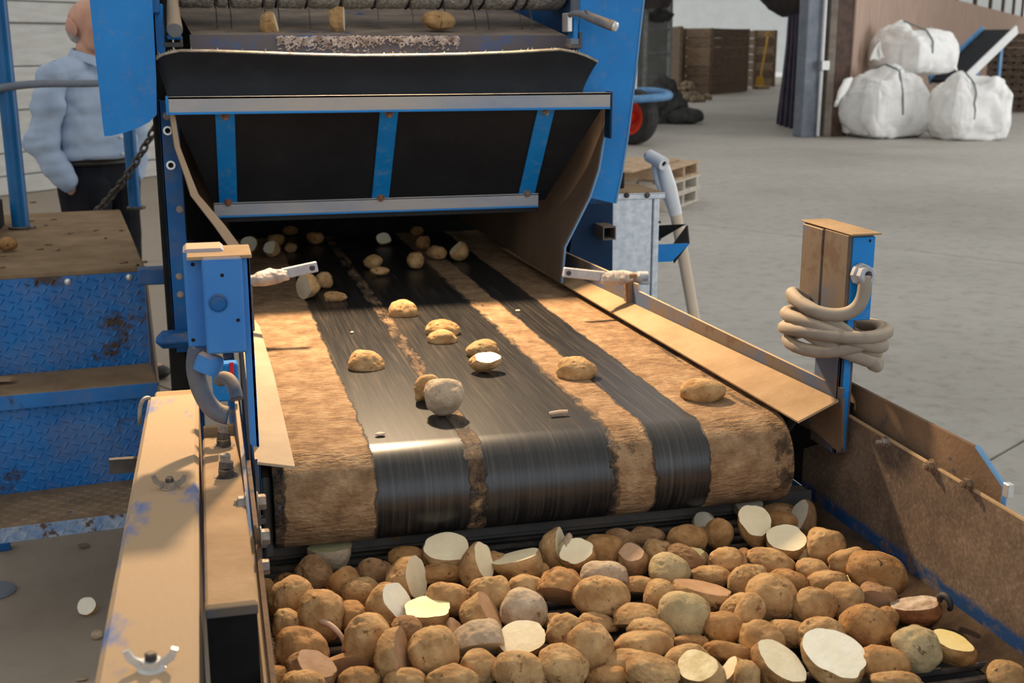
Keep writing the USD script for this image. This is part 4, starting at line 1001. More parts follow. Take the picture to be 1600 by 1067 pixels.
# ================================================================== the receiving tray
ry = Thing('receiving_tray', 'soil browned steel tray with rod bed holding the heap of cut potatoes', 'tray', loc=(.55, 1.4, .65))
TF = .70                                            # height of the rod tops
YN = .84                                            # near end, below the frame
lo = [(1.95, .69), (1.95, .80), (1.865, .842), (1.84, .842), (1.822, .908), (YN, .892), (YN, .69)]
ry.part('side_plate', extr(Polygon(lo), 'x', 1.058, 1.064), 'streak_plate', 'brown right side plate with scraped blue streak')
ry.part('plate_edge', tube([(1.061, 1.815, .908), (1.061, YN, .892)], .0035, 8), 'tan_dust', 'soil on the plate edge')
hi = [(1.868, .80), (1.868, .957), (1.475, .957), (1.405, .92), (1.405, .86), (YN, .85), (YN, .80)]
ry.part('upper_plate', extr(Polygon(hi), 'x', 1.078, 1.084), 'brown_plate', 'brown upper right plate')
ry.part('upper_plate_edge', tube([(1.081, 1.475, .957), (1.081, 1.405, .92), (1.081, 1.405, .86)], .004, 8), 'hoop_blue', 'bare edge of the upper plate')
ry.part('foot_strip', slab([(1.058, 1.95, .714), (1.058, YN, .714), (1.0, YN, .694), (1.0, 1.95, .694)], .004, (.5, 1.4, 2)), 'soil_dark', 'sloping sealing strip at the plate foot')
for px, py, rr_, mt in ((1386, 690, .007, 'bolt_steel'), (1457, 728, .0085, 'brown_plate'), (1516, 755, .0085, 'brown_plate')):
    c = at(px, py, 'x', 1.058); ry.part('bolt', hexbolt(c, (-1, 0, 0), rr_, .008, stud=.01 if mt == 'bolt_steel' else .006), mt)
c = at(1575, 770, 'x', 1.061); ry.part('clip', box(1.056, 1.066, c[1] - .006, c[1] + .006, c[2] - .006, c[2] + .014, .001), 'bright_steel', 'bright clip on the plate edge')
lf = [(2.06, .68), (2.06, .938), (1.72, .926), (1.715, .932), (1.3, .878), (YN, .822), (YN, .68)]
ry.part('side_plate', extr(Polygon(lf), 'x', .034, .040), 'worn_beam', 'dusty left side plate')
ry.part('side_plate', extr(Polygon([(1.735, .72), (1.735, .938), (1.66, .93), (YN, .83), (YN, .70)]), 'x', .0405, .0465), 'brown_plate', 'inner left plate')
for k in range(34):
    y = YN + .02 + .033 * k
    ry.part('rod', cyl((.048, y, TF - .006), (1.03, y, TF - .006), .006, 10, .001), 'dark_steel')
ry.part('under_pan', box(.048, 1.056, YN, 1.96, .640, .652, .002), 'black', 'dark pan below the rods')
ry.part('back_strip', box(.06, 1.04, 1.945, 1.95, .655, .70, .001), 'grey_bar', 'light grey strip behind the rods')
for x in (.05, 1.01):
    for y in (1.0, 1.85):
        ry.part('leg', box(x, x + .04, y, y + .04, 0, .641, .003), 'blue_dark_paint')
for y in (.9, 1.8):
    ry.part('beam_bracket', box(-.06, .036, y, y + .05, .69, .74, .003), 'blue_dark_paint')
rs = np.random.default_rng(8)
ry.part('worn_brush', cat(*[tube([(.049, y, .715 + rs.uniform(-.004, .006)), (.058 + rs.uniform(0, .01), y + rs.normal(0, .006), .70 + rs.uniform(-.006, .012))], .0011, 4) for y in rs.uniform(1.33, 1.62, 160)]), 'wood_light', 'frayed dusty brush at the left plate', kind='stuff')

# the dusty beam at the left and the bolted bracket
sl = math.tan(math.radians(4)); bz = lambda y: .9 + (2.25 - y) * sl


def tilt(m):
    m = m.copy(); m.vertices[:, 2] += -(m.vertices[:, 1] - 2.25) * sl; return m


bm = Thing('dusty_beam', 'tan dusted blue steel beam with wing nuts at the left front', 'beam', loc=(-.07, 1.5, .85))
bm.part('beam', tilt(box(-.1175, -.0275, .80, 2.255, .78, .90, .006)), 'worn_beam')
bm.part('end_block', tilt(box(-.108, -.035, 2.258, 2.33, .80, .893, .003)), 'tan_dust', 'dusty block behind the beam end')
for px, py in ((266, 766), (238, 1056)):
    c = at(px, py, 'z', .93); c = at(px, py, 'z', bz(c[1])); c[2] = bz(c[1]) - .001
    w = bm.part('wing_nut', lathe([(0, 0), (.013, 0), (.0125, .003), (.009, .004), (.0085, .011), (0, .011)], c, (0, 0, 1), 24), 'bright_steel' if py > 900 else 'bolt_steel', 'steel wing nut')
    for s in (-1, 1):
        pl_ = [(.006, .003), (.012, .004), (.021, .011), (.024, .020), (.019, .0215), (.014, .014), (.006, .010)]
        m = extr(Polygon([(s * x, z) for x, z in pl_]), 'y', -.0022, .0022); bm.part('wing', mv(rotz(m, -8), *c), 'bright_steel' if py > 900 else 'bolt_steel', under=w)
    bm.part('stud', cyl(c + V(0, 0, .009), c + V(0, 0, .018), .0055, 16), 'bolt_dark', 'dark threaded stud', under=w)
bm.part('hook', tube(smooth_path([at(234, 622, 'y', 2.14), at(224, 624, 'y', 2.13), at(219, 636, 'y', 2.12), at(219, 662, 'y', 2.12)], 16), .0035, 8), 'bolt_steel', 'bent steel hook')
bm.part('tongue', slab([at(170, 719, 'y', 1.95), at(215, 716, 'y', 1.95), at(215, 738, 'y', 1.95), at(171, 741, 'y', 1.95)], .012, (0, 0, 1.5)), 'dark_steel', 'dark steel tongue')
bk = Thing('bolted_bracket', 'tan dusted bracket with two upright studs between beam and tray', 'bracket', loc=(.005, 1.6, .88))
yb0 = float(at(350, 960, 'z', .955)[1])
bk.part('top_plate', tilt(box(-.0215, .032, yb0, 1.93, .886, .893, .003)), 'tan_dust')
bk.part('front_lip', tilt(box(-.0215, .032, yb0, yb0 + .004, .878, .8895, .001)), 'blue_grimy', 'blue front edge')
bk.part('cross_web', box(-.02, .03, 1.99, 2.0, .88, .915, .002), 'tan_dust', 'dusty web at the far end')
for px, py in ((350, 698), (354, 748)):
    c = at(px, py, 'z', .91); c = at(px, py, 'z', bz(c[1]) - .007); c[2] = bz(c[1]) - .0075
    b_ = bk.part('stud', hexbolt(c, (0, 0, 1), .0125, .011), 'bolt_dark', 'dark nut on an upright stud')
    bk.part('nut', lathe([(0, 0), (.0115, 0), (.0115, .009), (.010, .010), (0, .010)], c + V(0, 0, .0128), (.1, .2, 1), 6), 'bolt_dark', under=b_)
    bk.part('thread', cyl(c + V(0, 0, .021), c + V(0, 0, .034), .0075, 18), 'bolt_steel', 'dusty stud end', under=b_)
for px, py in ((364, 788), (368, 843), (370, 890)):
    c = at(px, py, 'x', .016); c = V(.0335, c[1], c[2])
    b_ = bk.part('side_bolt', hexbolt(c, (-1, 0, 0), .0105, .010, stud=.004), 'bolt_steel' if py != 843 else 'bolt_rusty', 'sideways bolt head')
    bk.part('nut', hexbolt(c + V(.0135, 0, 0), (1, 0, 0), .0105, .010), 'bolt_steel', 'nut on the tray side', under=b_)
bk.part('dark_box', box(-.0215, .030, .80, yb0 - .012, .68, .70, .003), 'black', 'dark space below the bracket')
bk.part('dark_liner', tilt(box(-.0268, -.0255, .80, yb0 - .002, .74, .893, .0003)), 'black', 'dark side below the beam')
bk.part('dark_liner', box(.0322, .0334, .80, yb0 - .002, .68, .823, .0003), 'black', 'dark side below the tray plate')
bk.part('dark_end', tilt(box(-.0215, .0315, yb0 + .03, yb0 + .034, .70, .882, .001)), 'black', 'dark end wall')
bk.part('pale_mark', box(.002, .005, yb0 - .0065, yb0 - .0055, .845, .862, .0002), 'wood_light', 'small pale mark')

# sensor post at the left
YPo = 1.80
lpst = Thing('sensor_post', 'bright blue sensor box on its post at the left of the belt', 'post', loc=(.05, 1.83, .8))
X = lambda px, py, y: float(at(px, py, 'y', y)[0]); Z = lambda px, py, y: float(at(px, py, 'y', y)[2])
zt, zb = Z(380, 400, YPo), Z(400, 792, YPo)
lpst.part('channel', cat(box(X(382, 480, YPo), X(394, 480, YPo), YPo, YPo + .005, zb, zt, .001), box(X(394, 480, YPo) - .005, X(394, 480, YPo), YPo, YPo + .055, zb, zt, .001), box(X(382, 480, YPo) - .002, X(382, 480, YPo) + .002, YPo, YPo + .03, zb + .10, zt, .001)), 'blue_dusty')
x0, x1 = X(319, 480, 1.785), X(382, 480, 1.785)
bx1 = lpst.part('front_box', box(x0, x1, 1.785, 1.835, Z(350, 553, 1.785), Z(350, 402, 1.785), .003), 'blue_dusty')
lpst.part('blank_plug', lathe([(0, 0), (.0135, 0), (.0135, .0025), (.0115, .004), (.011, .0025), (0, .003)], at(341, 473, 'y', 1.7855), (0, -1, 0), 28), 'blue_dark_paint', 'round blanking plug', under=bx1)
for px, py, r in ((347, 430, .0028), (372, 500, .0028)):
    lpst.part('hole', cyl(at(px, py, 'y', 1.7845), at(px, py, 'y', 1.7848), r, 12, .0001), 'black', 'small dark hole', under=bx1)
x0, x1 = X(290, 470, 1.83), X(322, 470, 1.83)
bx2 = lpst.part('rear_box', box(x0, x1 + .03, 1.83, 1.90, Z(300, 546, 1.83), Z(300, 390, 1.83), .005), 'blue_dusty')
for px, py in ((301, 413), (302, 531)):
    lpst.part('hole', cyl(at(px, py, 'y', 1.8295), at(px, py, 'y', 1.8298), .003, 12, .0001), 'black', 'small dark hole', under=bx2)
lpst.part('top_plate', box(X(291, 390, 1.83), X(393, 400, YPo), 1.79, 1.89, zt - .002, zt + .003, .001), 'tan_dust', 'soil covered top plate')
cd = [at(312, 540, 'y', 1.84), at(306, 560, 'y', 1.845), at(308, 590, 'y', 1.85), at(318, 618, 'y', 1.85), at(334, 640, 'y', 1.85), at(356, 649, 'y', 1.85)]
fc = Thing('flexible_conduit', 'thick dusty blue conduit curving from the left sensor box to the tray', 'conduit', loc=cd[0])
fc.part('hose', tube(smooth_path(cd, 36), .0142, 20), 'conduit', smooth=True)
fc.part('collar', lathe([(0, -.004), (.019, -.004), (.0205, .006), (.0205, .02), (.017, .026), (0, .026)], at(322, 578, 'y', 1.83), (.45, .1, 1), 24), 'blue_dusty', 'blue threaded collar')
cs = [at(344, 596, 'y', 1.95), at(350, 590, 'y', 1.94), at(359, 594, 'y', 1.93), at(366, 606, 'y', 1.92), at(370, 624, 'y', 1.91)]
sc_ = Thing('short_conduit', 'short dark conduit bend behind the left sensor box', 'conduit', loc=cs[0]); sc_.part('hose', tube(smooth_path(cs, 20), .0105, 16), 'conduit', smooth=True)
bx_ = at(333, 620, 'y', 2.02); b2 = at(372, 568, 'y', 2.02)
bl = Thing('terminal_box', 'small blue terminal box with red tag behind the left sensor post', 'box', loc=(bx_[0], 2.03, bx_[2]))
bl.part('case', box(bx_[0], b2[0], 2.02, 2.05, bx_[2] - .01, b2[2], .003), 'blue_paint'); a, b = at(359, 588, 'y', 2.018), at(365, 566, 'y', 2.018); bl.part('tag', box(a[0], b[0], 2.017, 2.0195, a[2], b[2], .0005), 'red_tag', 'red tag')

# sensor post at the right with the cable coil
rp_ = Thing('sensor_post', 'dusty blue sensor box on its post at the right, carrying the cable coil', 'post', loc=(1.05, 1.85, .8))
yf, yb_ = 1.788, 1.952; xl = 1.03; xr_ = float(at(1365, 400, 'y', yf)[0])
zt = float(at(1328, 367, 'y', yf)[2]); zb = float(at(1322, 492, 'y', yf)[2])
rp_.part('box', box(xl, xr_, yf, yf + .085, zb - .01, zt, .003), 'blue_grimy', 'grimy sensor box')
rp_.part('cover', box(xl + .006, xr_, yf - .003, yf, zb - .01, zt - .004, .001), 'blue_paint', 'bright blue front cover')
rp_.part('rear_box', box(xl, xr_ - .004, yf + .088, yb_, zb - .01, zt - .002, .003), 'blue_grimy', 'grimy rear box')
rp_.part('top_plate', box(xl - .002, xr_ + .006, yf - .012, yb_ + .002, zt, zt + .003, .001), 'tan_dust', 'soil covered top plate')
rp_.part('channel', cat(box(xl + .004, xl + .009, 1.80, 1.885, .842, zb, .001), box(xl + .004, xl + .030, 1.80, 1.805, .842, zb, .001)), 'blue_grimy')
rp_.part('front_flange', box(xl + .010, xl + .022, 1.7935, 1.7985, .850, zb, .001), 'blue_paint', 'bright blue channel edge')
gl = at(1343, 428, 'y', yf - .006); rp_.part('cable_gland', lathe([(.008, 0), (.019, 0), (.019, .008), (.016, .010), (.016, .022), (.0135, .024), (.008, .024), (.008, 0)], gl, (.12, -1, .05), 8), 'sensor_grey', 'grey cable gland')
for px, py in ((1359, 376), (1353, 474)):
    rp_.part('hole', cyl(at(px, py, 'y', yf - .0036), at(px, py, 'y', yf - .0033), .0025, 12, .0001), 'black', 'small dark hole')
cc = Thing('cable_coil', 'dusty grey cable wound in loose loops around the right sensor post', 'cable', loc=(1.05, 1.84, 1.06))
cen = V(1.048, 1.848, 1.058)
pts = [gl + V(.002, -.012, 0), at(1351, 440, 'y', 1.765), at(1349, 462, 'y', 1.765), at(1338, 482, 'y', 1.768)]
# loops: (angle, radius, height) in the coil's own turn; each pass is tilted a little differently
ctl = []
tilts = [(-26, .084), (-36, .078), (-18, .090), (-3, .096), (12, .086), (-26, .082)]
offs = [.016, .004, -.002, .002, -.022, -.03]
N = 22
for k, ((tl, R), dz) in enumerate(zip(tilts, offs)):
    for j in range(N):
        f = j / N; t2, R2 = tilts[min(k + 1, len(tilts) - 1)]; d2 = offs[min(k + 1, len(offs) - 1)]; w = f * f * (3 - 2 * f)
        tt = tl * (1 - w) + t2 * w; RR_ = R * (1 - w) + R2 * w; dzz = dz * (1 - w) + d2 * w
        a = -2 * math.pi * f - math.pi * .42
        lx, ly = RR_ * math.cos(a), RR_ * .95 * math.sin(a)
        p = RT * lx + V(-RT[1], RT[0], 0) * ly
        ctl.append(cen + p + V(0, 0, dzz + math.tan(math.radians(tt)) * lx + .004 * math.sin(3 * a + k)))
ctl = np.array(ctl); path = np.vstack([smooth_path(np.vstack([np.array(pts), ctl[3:5]]), 30)[:-2], ctl[4:]])
k_ = np.ones(5) / 5
sm = np.stack([np.convolve(np.pad(path[:, i], 2, mode='edge'), k_, 'valid') for i in range(3)], 1)
cc.part('cable', tube(sm, .0112, 14), 'cable', smooth=True)

# ================================================================== potatoes
def potato_mesh(seed, axes, rotdeg, extra):
    rs = np.random.default_rng(seed); m = trimesh.creation.icosphere(4, 1.0); d = m.vertices.copy(); s1, s2, s3 = rs.uniform(0, 60, 3)
    r = 1 + .30 * (meshkit.noise(d * 1.15 + s1, seed) - .5) + .12 * (meshkit.noise(d * 2.6 + s2, seed + 1) - .5)
    r *= (np.abs(d) ** 2.15).sum(1) ** (-1 / 2.15)
    for e in range(rs.integers(3, 7) + (3 if 'eye' in extra else 0)):
        c = rs.normal(0, 1, 3); c[1] = abs(c[1]) * .7 + .1; c[2] = abs(c[2]); c /= np.linalg.norm(c); w = rs.uniform(.07, .15)
        q = ((d - c) ** 2).sum(1); r -= rs.uniform(.03, .075) * np.exp(-q / w ** 2); r += .018 * np.exp(-(np.sqrt(q) - w * 1.6) ** 2 / (w * .6) ** 2)
    if extra in ('scab', 'scar', 'crusty'):
        c = rs.normal(0, .35, 3) + V(-.15, .55, .75); c /= np.linalg.norm(c); w = .55 if extra == 'scab' else .34
        q = np.exp(-((d - c) ** 2).sum(1) / w ** 2); r += q * (.20 * (meshkit.noise(d * 9 + s3, seed) - .55) + (-.09 if extra == 'scar' else .0))
    if extra == 'notch':
        c = V(.35, .85, .35); c /= np.linalg.norm(c); r -= .20 * np.exp(-((d - c) ** 2).sum(1) / .28 ** 2)
    if extra == 'knob':
        c = V(-.85, .45, .1); c /= np.linalg.norm(c); r += .38 * np.exp(-((d - c) ** 2).sum(1) / .36 ** 2); r -= .10 * np.exp(-((d - V(-.5, .8, .2)) ** 2).sum(1) / .25 ** 2)
    if extra == 'stub':
        c = V(-.8, -.5, .3); c /= np.linalg.norm(c); r += .30 * np.exp(-((d - c) ** 2).sum(1) / .26 ** 2)
    r += .025 * (meshkit.noise(d * 7 + s3, seed + 2) - .5)
    v = d * r[:, None]
    ext = v.max(0) - v.min(0); v = (v - (v.max(0) + v.min(0)) / 2) * 2 / ext * V(*axes)
    a = math.radians(rotdeg); c, s = math.cos(a), math.sin(a)
    return np.c_[v[:, 0] * c - v[:, 1] * s, v[:, 0] * s + v[:, 1] * c, v[:, 2]], m.faces


def cut_potato(v, f, n, off):
    """Splits by the plane n . x = off: (skin mesh, cut face mesh)."""
    mm = m3.Manifold(m3.Mesh(np.asarray(v, np.float32), np.asarray(f, np.uint32)))
    mm = mm.trim_by_plane([-n[0], -n[1], -n[2]], -off)
    o = mm.to_mesh(); V_, F_ = o.vert_properties[:, :3], o.tri_verts
    tri = V_[F_]; fn = np.cross(tri[:, 1] - tri[:, 0], tri[:, 2] - tri[:, 0]); fn /= np.maximum(np.linalg.norm(fn, axis=1, keepdims=True), 1e-12)
    cap = (fn @ n > .999) & (np.abs(tri @ n - off).max(1) < 1e-5)
    t = trimesh.Trimesh(V_, F_, process=False)
    return t.submesh([~cap], append=True, repair=False), t.submesh([cap], append=True, repair=False)


POT_VIEW = np.stack([RT, UP, -FW])                  # rows: image right, image up, towards the eye
def potato(i, row, where):
    pos, axes, rd, skin, cut, face, extra, label = row
    tray = where.startswith('cut potatoes'); k_ = 1.10 if tray else 1.04
    v, f = potato_mesh(1000 + i, [a * k_ for a in axes], rd, extra)
    p = V(*pos); vd = EYE - p; vd /= np.linalg.norm(vd); r_ = np.cross([0, 0, 1], vd); r_ /= np.linalg.norm(r_); u_ = np.cross(vd, r_)
    M = np.stack([r_, u_, vd])                       # this potato's own axes
    zf = None if 'roller' in where else (.7005 if tray else .9005)

    def settle(zmin):
        # slides the piece along the line of sight until it rests (the tray's upper layer stays where it lies)
        if zf is None or (tray and zmin > zf):
            return V(0, 0, 0)
        d_ = p - EYE; return d_ * ((zf - zmin) / d_[2])
    if not cut:
        w = v @ M + p; w = w + settle(w[:, 2].min()); t = Thing('potato', label, 'potato', loc=w.mean(0), group=where)
        t.part('skin', trimesh.Trimesh(w, f, process=False), 'skin_' + skin, smooth=True); p = p + (w.mean(0) - p)
    else:
        n = V(*cut[:3]) if not (cut[1] < -.8 and not tray) else M @ V(0, 0, -1); n /= np.linalg.norm(n); h = (v @ n).max(); hl_ = (v @ n).min(); off = h * (1 - min(.85, .27 + 1.1 * cut[3]))
        # the piece keeps its outline's middle: grow it a little to make up for the part cut away
        sk, cp = cut_potato(v, f, n, off)
        b0_, b1_ = sk.vertices.min(0), sk.vertices.max(0); sh_ = -(b0_ + b1_) / 2; g = np.clip((2 * np.array(axes)) / (b1_ - b0_), 1, 1.35); g = float(np.mean(g[:2]))
        for m in (sk, cp):
            m.vertices = ((m.vertices + sh_) * g) @ M + p
        sl_ = settle(sk.vertices[:, 2].min()); sk.vertices += sl_; cp.vertices += sl_
        t = Thing('cut_potato', label, 'potato', loc=sk.vertices.mean(0), group=where)
        t.part('skin', sk, 'skin_' + skin, smooth=50)
        # a barely domed, finely uneven cut
        if len(cp.faces):
            cp = cp.subdivide_to_size(.006) if False else cp
            t.part('cut_face', cp, 'cut_' + face, {'pale': 'cream cut face', 'white': 'white cut face', 'yellow': 'yellow cut face', 'dry': 'dry brown cut face', 'green': 'greenish cut face', 'grey': 'greyish shaded cut face', 'greyish': 'greyish cut face', 'streak': 'streaky pale yellow cut face', 'crust': 'crusty cut face'}[face], smooth=False)
    if extra == 'sprout':
        a = p + V(0, 0, 0) + (-.002) * M[0] - .010 * M[1] + (axes[2] * .93) * M[2]
        q = [a, a + .012 * M[0] - .004 * M[1] + .012 * M[2], a + .026 * M[0] - .018 * M[1] + .016 * M[2], a + .032 * M[0] - .036 * M[1] + .014 * M[2], a + .029 * M[0] - .043 * M[1] + .012 * M[2]]
        t.part('sprout', tube(smooth_path(q, 22), np.r_[np.linspace(.0042, .0032, 18), .0035, .004, .003, .0015], 10), 'sprout', 'long pale pinkish sprout', smooth=True)
    return t


